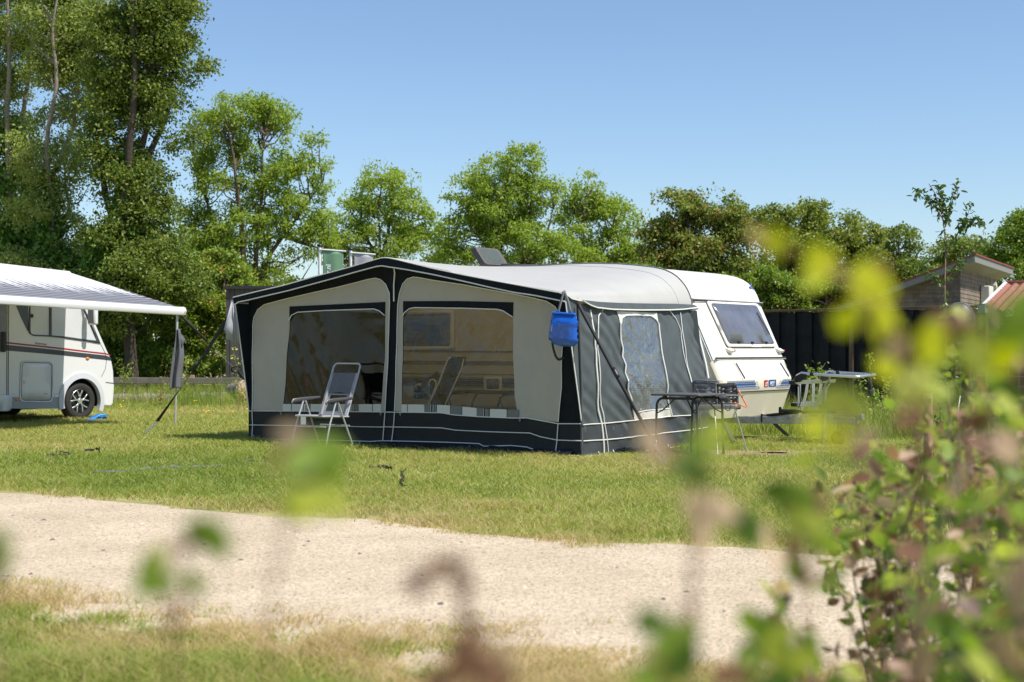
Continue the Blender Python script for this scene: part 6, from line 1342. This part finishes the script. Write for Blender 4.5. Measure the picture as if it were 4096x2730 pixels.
def far_row(label, x0, x1, Y, h, n, mk):
    X = x0 + (x1 - x0) * RNG.random(n); top = h * (.55 + .6 * vnoise(X, X * 0, 3.0, 71) + .25 * vnoise(X, X * 0, .8, 72)); Z = top * RNG.random(n) ** .7; Yv = Y + 2.5 * RNG.random(n)
    k = vnoise(X * 1.3, Z * 1.3 + Yv * .3, .5, 73) > .25; P = np.stack([X, Yv, Z], 1)[k]; m_ = len(P)
    tag(leaves_np(P, .17 * (.6 + .8 * RNG.random(m_)), .11 * (.6 + .8 * RNG.random(m_)), np.clip(.4 + .5 * (vnoise(P[:, 0], P[:, 2], .7, 74) - .5) + .4 * (RNG.random(m_) - .5), 0, 1), M[mk], None, 'far_hedge', flat=.7), label, 'hedge', kind='stuff')
far_row('far dark hedge closing the gaps below the trees at left', -26, 2, 54, 4.2, 42000, 'dark_leaf')
far_row('far mass of green scrub below the trees at right', -2, 40, 76, 5.0, 52000, 'bush')

# ------------------------------------------------------------------ saplings and thin hedge plants in the middle distance
def twig(name, label, Y, stems, nl, LL, LW, mat_, r0, spread=.05, group=None, cat='sapling', tb=.5, yvar=0, seg=1, skip=0.0, down=.4):
    b = at(stems[0][0], Y); b.z = 0; o = thing(name, label, cat, b, 0, group); mb = MB(); PP = []
    for i, st_ in enumerate(stems):
        pts = [at(q, Y + (RNG.random() - .5) * yvar * min(1, k)) - b for k, q in enumerate(st_)]
        if i == 0: pts = [Vector((0, 0, -.05))] + pts[0 if pts[0].z > .06 else 1:]
        P = poly_res(pts, 26); mb.tube(P, [r0 * (1 if i == 0 else .5) * (1 - .75 * k / 25) for k in range(26)], 6); PP += [(p_, i) for p_ in (P[int(26 * skip):] if i == 0 else P[3:])]
    mb.build('stem', M['stem'], o)
    if nl:
        k = RNG.integers(0, len(PP), nl); Q = np.array([PP[j][0] for j in k]) + RNG.normal(size=(nl, 3)) * spread
        leaves_np(Q, LL * (.7 + .6 * RNG.random(nl)), LW * (.7 + .6 * RNG.random(nl)), np.clip(tb + .8 * (RNG.random(nl) - .5), 0, 1), mat_, o, 'foliage', down=down, seg=seg)
    return o
Q6 = reg(3000, 650, 1.3066)
twig('sapling', "young cherry sapling with long drooping leaves standing taller than the black fence", 21, [[Q6(1045, 1420), Q6(1035, 1180), Q6(1022, 900), Q6(1018, 650), Q6(1022, 480), Q6(1016, 350), Q6(1000, 250), Q6(965, 160), Q6(935, 112)], [Q6(1020, 340), Q6(1050, 220), Q6(1078, 140), Q6(1085, 105)], [Q6(1022, 490), Q6(1085, 370), Q6(1130, 290), Q6(1160, 215)], [Q6(1100, 345), Q6(1170, 290), Q6(1225, 330)], [Q6(1020, 625), Q6(1080, 545), Q6(1140, 480), Q6(1215, 390)], [Q6(1018, 660), Q6(940, 580), Q6(880, 530), Q6(850, 485)], [Q6(1010, 300), Q6(950, 210), Q6(890, 150), Q6(870, 160)], [Q6(1040, 1150), Q6(1060, 1060), Q6(1080, 1040)], [Q6(1000, 270), Q6(1000, 180), Q6(985, 120)]], 620, .088, .038, M['cherry'], .022, .03, tb=.45, yvar=.25, skip=.28)
GS = 'thin hedge plants by the fences'
K_ = PK
for lab, Y, st_, nl in (("thin leafy hedge plant left of the bicycle rack hoop", 24.0, [[K_(760, 900), K_(750, 400), K_(735, 120), K_(710, 20)], [K_(745, 300), K_(780, 180), K_(790, 120)]], 90), ("thin leafy hedge plant behind the bicycle rack's hoop", 24.2, [[K_(860, 900), K_(870, 300), K_(920, 120), K_(985, 10)], [K_(880, 250), K_(950, 130)]], 80), ("tall thin hedge plant right of the rack's hanging clamp", 23.6, [[K_(1750, 900), K_(1720, 500), K_(1690, 250), K_(1680, 0), K_(1690, -80)], [K_(1730, 600), K_(1760, 480)]], 130), ("thin hedge plant with drooping tip by the rack's hanging clamp", 23.8, [[K_(1640, 900), K_(1580, 560), K_(1530, 380), K_(1500, 260)]], 60), ("tall thin hedge plant left of the round timber stake", 23, [[K_(1900, 900), K_(1890, 600), K_(1930, 350), K_(1940, 200)]], 80),
                        ("leafy young plant with yellowish leaves before the rail fence post", 33, [[PE(866, 1190), PE(876, 1060), PE(878, 960), PE(850, 870), PE(830, 840)], [PE(876, 1040), PE(900, 930), PE(915, 880)], [PE(874, 1000), PE(840, 920)]], 150), ("bare grey twig standing before the rail fence", 33, [[PE(962, 1160), PE(960, 1040), PE(966, 930)], [PE(961, 1020), PE(1040, 975)], [PE(963, 1000), PE(935, 960)]], 0), ("thin leafy twig right of the hanging dark towel", 32, [[PE(1280, 1180), PE(1292, 1000), PE(1300, 880), PE(1302, 850)]], 60), ("thin twig with small leaves in front of the dark shed", 31, [[PE(1660, 1180), PE(1655, 980), PE(1640, 860), PE(1628, 770)]], 70), ("thin reddish stem left of the dark towel", 32.5, [[PE(1110, 1190), PE(1130, 1070), PE(1150, 960), PE(1165, 900)], [PE(1090, 1180), PE(1170, 1010)]], 60), ("bare thin stem left of the dark shed", 32, [[PE(1538, 1190), PE(1540, 1000), PE(1541, 885)]], 4), ("reddish leafed plant at the foot of the big awning's left wall", 30, [[PE(1700, 1180), PE(1690, 1090), PE(1672, 1010)], [PE(1695, 1120), PE(1715, 1060)]], 60)):
    twig('hedge_plant', lab, Y, st_, nl, .055, .04, M['maple'] if 'reddish' in lab else M['bush'], .010, .05, GS, 'young plant', tb=.95 if 'reddish' in lab else .55, yvar=.2, skip=.2)
R4 = reg(3400, 1500, 2.6135)
for lab, Y, st_, nl in (("leafy cherry shoot beside the round timber stake", 16.5, [[R4(960, 700), R4(930, 200), R4(880, 40), R4(850, -60)], [R4(930, 150), R4(800, 60), R4(760, 0)], [R4(940, 160), R4(980, 60)]], 130), ("low arching leafy twig crossing the round timber stake", 13.5, [[R4(1000, 800), R4(960, 500), R4(800, 450), R4(680, 440), R4(580, 440)]], 40), ("leafy young plant at the right by the satellite dish", 20, [[R4(1420, 700), R4(1440, 400), R4(1460, 100), R4(1500, 20)], [R4(1440, 300), R4(1480, 160)]], 80)):
    twig('hedge_plant', lab, Y, st_, nl, .06, .035, M['cherry'], .010, .05, GS, 'young plant', tb=.5, yvar=.2, skip=.3)

# ------------------------------------------------------------------ hedge at the photographer's feet: out of focus shoots
def shoot(label, Y, stem, lv, r0=.003, dy=.12, extra=None):
    """stem and leaves given in 2353-wide photo pixels; leaf = (u, v, size, kind)"""
    Y *= .68; r0 *= .8; dy *= .7
    P0 = at(PO(*stem[-1]), Y); b = Vector((P0.x + .02, Y, 0)); o = thing('hedge_shoot', label, 'hedge shoot', b, 0, 'hedge shoots close to the lens')
    P = [at(PO(*q), Y + .03 * math.sin(i * 2.1)) - b for i, q in enumerate(stem)] + [Vector((0, 0, -.03))]
    mb = MB(); PR = poly_res(P, 30); mb.tube(PR, [r0 * (.35 + .9 * i / 29) for i in range(30)], 6); 
    yl = 'yellow' in label; lv = [(u, v, s * (1.18 if yl else 1.3 if 'hooked' in label else 1.3), k) for u, v, s, k in lv] + [(u + RNG.normal() * s * .18, v + RNG.normal() * s * .18, s * (.85 if yl else 1.1), k) for u, v, s, k in lv if k[0] != 'b' or 'hooked' in label]
    for (u, v, s, k) in lv:
        p_ = at(PO(u, v), Y) - b; q = min(PR, key=lambda w_: (w_ - p_).length + (.05 if w_.z > p_.z else 0)); mb.tube([q, q.lerp(p_, .5) + Vector((0, 0, .004)), p_], [r0 * .5, r0 * .4, r0 * .25], 5)
    mb.build('stem', M['stem_red'], o)
    for kk, mk, nm in (('g', 'hedge', 'green_leaves'), ('y', 'hedge_y', 'yellow_leaves'), ('b', 'dead', 'brown_leaves')):
        S_ = [l for l in lv if l[3][0] == kk]
        if not S_: continue
        Q = np.array([at(PO(l[0], l[1]), Y + dy * (RNG.random() - .5)) - b for l in S_]); L = np.array([l[2] * Y * 1.7408 / F for l in S_])
        ti_ = np.array([{'g': .55, 'G': .15, 'p': 1.0, 'y': .6, 'b': .5, 'd': .1, 'l': 1.0}[l[3][-1]] for l in S_])
        n = len(S_); d = RNG.normal(size=(n, 3)); d[:, 1] *= .35; d /= np.linalg.norm(d, axis=1)[:, None]; s_ = np.cross(d, np.array([0, 1, 0]) + .28 * RNG.normal(size=(n, 3))); s_ /= np.linalg.norm(s_, axis=1)[:, None]; nn = np.cross(s_, d)
        Lx, W = L[:, None], L[:, None] * (.62 if kk != 'b' else .5); Pc = Q - d * Lx * .5
        f = lambda t_, w_, z_: Pc + d * Lx * t_ + s_ * W * w_ + nn * Lx * z_
        V = np.stack([f(0, 0, 0), f(.35, 0, -.04), f(.7, 0, -.03), f(1, 0, -.12), f(.12, .3, .03), f(.42, .5, .06), f(.75, .36, .02), f(.12, -.3, .03), f(.42, -.5, .06), f(.75, -.36, .02)], 1)
        fa_ = [(0, 1, 5, 4), (1, 2, 6, 5), (2, 3, 6), (1, 0, 7, 8), (2, 1, 8, 9), (3, 2, 9)]; F_ = (np.array(sum([list(x) for x in fa_], []))[None] + (np.arange(n) * 10)[:, None]).ravel()
        mesh_np(nm, V.reshape(-1, 3), F_, np.tile([4, 4, 3, 4, 4, 3], n), M[mk], np.repeat(ti_, 10), o, True)
    return o
shoot("blurred shoot with a green leaf cluster and brown leaf before the camping chair", 1.15, [(700, 985), (690, 1090), (660, 1200), (625, 1330), (618, 1560)], [(735, 1040, 110, 'g'), (715, 1080, 90, 'gG'), (655, 1050, 75, 'b'), (705, 1155, 110, 'gp'), (760, 1150, 70, 'gp'), (670, 1000, 60, 'bl'), (760, 1090, 60, 'g')])
shoot("blurred shoot with two green leaves over the gravel path at left", 1.15, [(470, 1200), (430, 1260), (400, 1330), (395, 1480)], [(490, 1238, 95, 'g'), (335, 1310, 105, 'g'), (418, 1255, 60, 'b'), (440, 1335, 60, 'g'), (450, 1215, 60, 'g'), (370, 1280, 50, 'gp')])
shoot("hooked brown shoot blurred over the middle of the gravel path", 1.2, [(958, 1370), (968, 1330), (1010, 1305), (1050, 1300), (1062, 1360), (1072, 1440), (1090, 1560)], [(962, 1345, 60, 'bd'), (1000, 1310, 55, 'b'), (1045, 1300, 60, 'b'), (1065, 1350, 55, 'bd'), (1075, 1420, 55, 'bd'), (1082, 1480, 80, 'b'), (1060, 1530, 100, 'b'), (1120, 1545, 100, 'b'), (1000, 1560, 80, 'b'), (1150, 1500, 60, 'bl')], .005)
shoot("blurred green shoot with a pinkish leaf at the path's near right edge", 1.25, [(1560, 1390), (1540, 1450), (1530, 1560)], [(1505, 1430, 80, 'gG'), (1550, 1470, 100, 'g'), (1570, 1520, 90, 'gG'), (1495, 1510, 75, 'bl'), (1480, 1560, 80, 'g'), (1590, 1440, 60, 'b'), (1540, 1540, 90, 'gp')])
shoot("pale pinkish blurred leaf standing on a thin stem over the lawn", 1.3, [(1645, 1110), (1625, 1180), (1600, 1260), (1590, 1400), (1580, 1560)], [(1630, 1170, 120, 'bl'), (1615, 1230, 70, 'bl'), (1590, 1400, 36, 'b'), (1600, 1130, 30, 'g')])
shoot("blurred pale green and peach leaves before the folding table", 1.2, [(1640, 970), (1600, 1050), (1590, 1180), (1585, 1420), (1582, 1560)], [(1640, 990, 80, 'gp'), (1590, 1080, 85, 'gG'), (1495, 1010, 90, 'bl'), (1540, 1060, 50, 'b'), (1600, 1030, 60, 'g')], .0025)
shoot("bright yellow green blurred spray arching over the fence from the right", 1.35, [(1740, 550), (1830, 590), (1910, 630), (2000, 680), (2060, 760), (2100, 860), (2120, 1000), (2110, 1200), (2100, 1500)], [(1790, 565, 70, 'y'), (1745, 545, 60, 'bl'), (1875, 590, 95, 'y'), (1985, 655, 110, 'y'), (2045, 725, 100, 'y'), (1950, 735, 85, 'y'), (2030, 845, 70, 'y'), (2100, 895, 110, 'gp'), (2060, 800, 60, 'bl'), (1920, 610, 60, 'y'), (2030, 660, 70, 'y'), (1870, 640, 70, 'gp'), (2090, 960, 90, 'b'), (2030, 620, 60, 'b')])
shoot("second yellow blurred spray crossing the satellite dish at the right", 1.4, [(2120, 780), (2200, 790), (2270, 800), (2330, 830), (2360, 960), (2355, 1300)], [(2140, 790, 100, 'y'), (2230, 800, 100, 'gp'), (2310, 800, 110, 'y'), (2200, 745, 70, 'b'), (2160, 735, 60, 'b'), (2340, 760, 110, 'g'), (2290, 720, 80, 'g'), (2350, 700, 90, 'g'), (2260, 840, 80, 'gp'), (2220, 740, 60, 'b')])
shoot("blurred green leaf peeking in at the left edge over the path", 1.0, [(-20, 1230), (-15, 1330), (-20, 1560)], [(8, 1270, 100, 'g'), (-20, 1320, 90, 'g')])
shoot("blurred green shoots low over the lawn left of the dense hedge", 1.7, [(1790, 1100), (1830, 1180), (1850, 1280), (1850, 1560)], [(1790, 1130, 70, 'gG'), (1835, 1170, 80, 'g'), (1720, 1215, 75, 'gG'), (1860, 1215, 90, 'gp'), (1765, 1240, 70, 'bl'), (1850, 1330, 80, 'g'), (1900, 1250, 80, 'g'), (1790, 1290, 50, 'bl'), (1880, 1150, 60, 'b'), (1910, 1330, 60, 'g'), (1820, 1270, 60, 'b')])
shoot("low blurred green shoot at the bottom edge left of the dense hedge", 1.6, [(1760, 1400), (1770, 1480), (1775, 1560)], [(1735, 1440, 90, 'g'), (1790, 1480, 90, 'gp'), (1720, 1520, 90, 'g'), (1830, 1530, 90, 'gp'), (1800, 1560, 90, 'gG'), (1860, 1480, 70, 'g'), (1680, 1550, 80, 'b')])
shoot("brown and yellow blurred leaves over the caravan drawbar", 1.3, [(1900, 890), (1960, 960), (1990, 1080), (2000, 1300), (2005, 1560)], [(1905, 925, 95, 'gp'), (1870, 980, 70, 'y'), (1960, 940, 80, 'gp'), (1990, 1010, 70, 'bl'), (1850, 1050, 60, 'gp'), (1930, 1010, 60, 'y')], .0022)
def hedge_plant(label, X, Y, H, n, seed, brown=.35, spread=.22):
    R_ = np.random.default_rng(seed); o = thing('hedge_shrub', label, 'hedge plant', (X, Y, 0), 0, 'dense hedge shrubs at the lower right'); mb = MB(); PP = []
    for k in range(7):
        a = R_.random() * 6.28; sp_ = spread * (.3 + .9 * R_.random()); h = H * (.65 + .4 * R_.random()); P = poly_res([Vector((0, 0, -.02)), Vector((math.cos(a) * sp_ * .35, math.sin(a) * sp_ * .35, h * .4)), Vector((math.cos(a) * sp_ * .8, math.sin(a) * sp_ * .8, h * .75)), Vector((math.cos(a) * sp_ * 1.0 + R_.normal() * .05, math.sin(a) * sp_ * 1.0, h))], 20)
        mb.tube(P, [.006 * (1 - .75 * i / 19) for i in range(20)], 5); PP += P[2:]
        for j in range(6):
            q = P[5 + int(R_.random() * 14)]; e_ = q + Vector((R_.normal() * .09, R_.normal() * .09, .05 + .07 * R_.random())); mb.tube([q, q.lerp(e_, .5) + Vector((0, 0, -.01)), e_], [.0025, .002, .001], 4); PP += [q.lerp(e_, t_) for t_ in (.4, .7, 1, 1)]
    mb.build('stem', M['stem'], o)
    n = int(n * 1.9); nb_ = int(n * brown)
    for m_, mk, nm, sz in ((n - nb_, 'hedge', 'green_leaves', .048), (nb_, 'dead', 'brown_leaves', .046)):
        Q = np.array([PP[int(R_.random() * len(PP))] for _ in range(m_)]) + R_.normal(size=(m_, 3)) * .018
        leaves_np(Q, sz * (.7 + .7 * R_.random(m_)), sz * .62 * (.7 + .6 * R_.random(m_)), np.clip(R_.random(m_) * 1.1 - .05, 0, 1), M[mk], o, nm, down=.2, flat=.8, seg=1)
for i, (lab, X, Y, H, n, br) in enumerate([("hedge shrub with mixed brown and green leaves, tallest at the right edge", 1.0, 2.55, 1.36, 260, .35), ("leafy hedge shrub at the left front of the dense group", .92, 3.1, 1.10, 230, .4), ("browner hedge shrub in the middle of the dense group", 1.10, 3.6, 1.18, 260, .5), ("green hedge shrub at the back of the dense group", 1.42, 4.2, 1.22, 240, .25), ("low hedge shrub at the back left of the dense group before the path", 1.18, 4.5, .98, 180, .4), ("hedge shrub leaning into the lower right corner", .60, 1.65, .98, 220, .4), ("nearest large leaved hedge shrub at the right edge", .66, 1.75, 1.22, 240, .3), ("low hedge shrub along the bottom edge right of centre", .50, 1.75, .82, 170, .45), ("farther hedge shrub at the right edge over the lawn", 1.66, 4.9, 1.3, 220, .3), ("small hedge shrub beside the gravel at right", 1.40, 4.9, .9, 150, .3), ("strongly blurred shrub close to the lens in the right half of the lower edge", .44, 1.32, .98, 120, .35), ("strongly blurred tall shrub close to the lens at the right edge", .54, 1.42, 1.30, 150, .3), ("blurred brown leaved shrub left of the dense group", .60, 2.0, 1.06, 130, .55)]):
    hedge_plant(lab, X, Y, H, n, 100 + i, br)
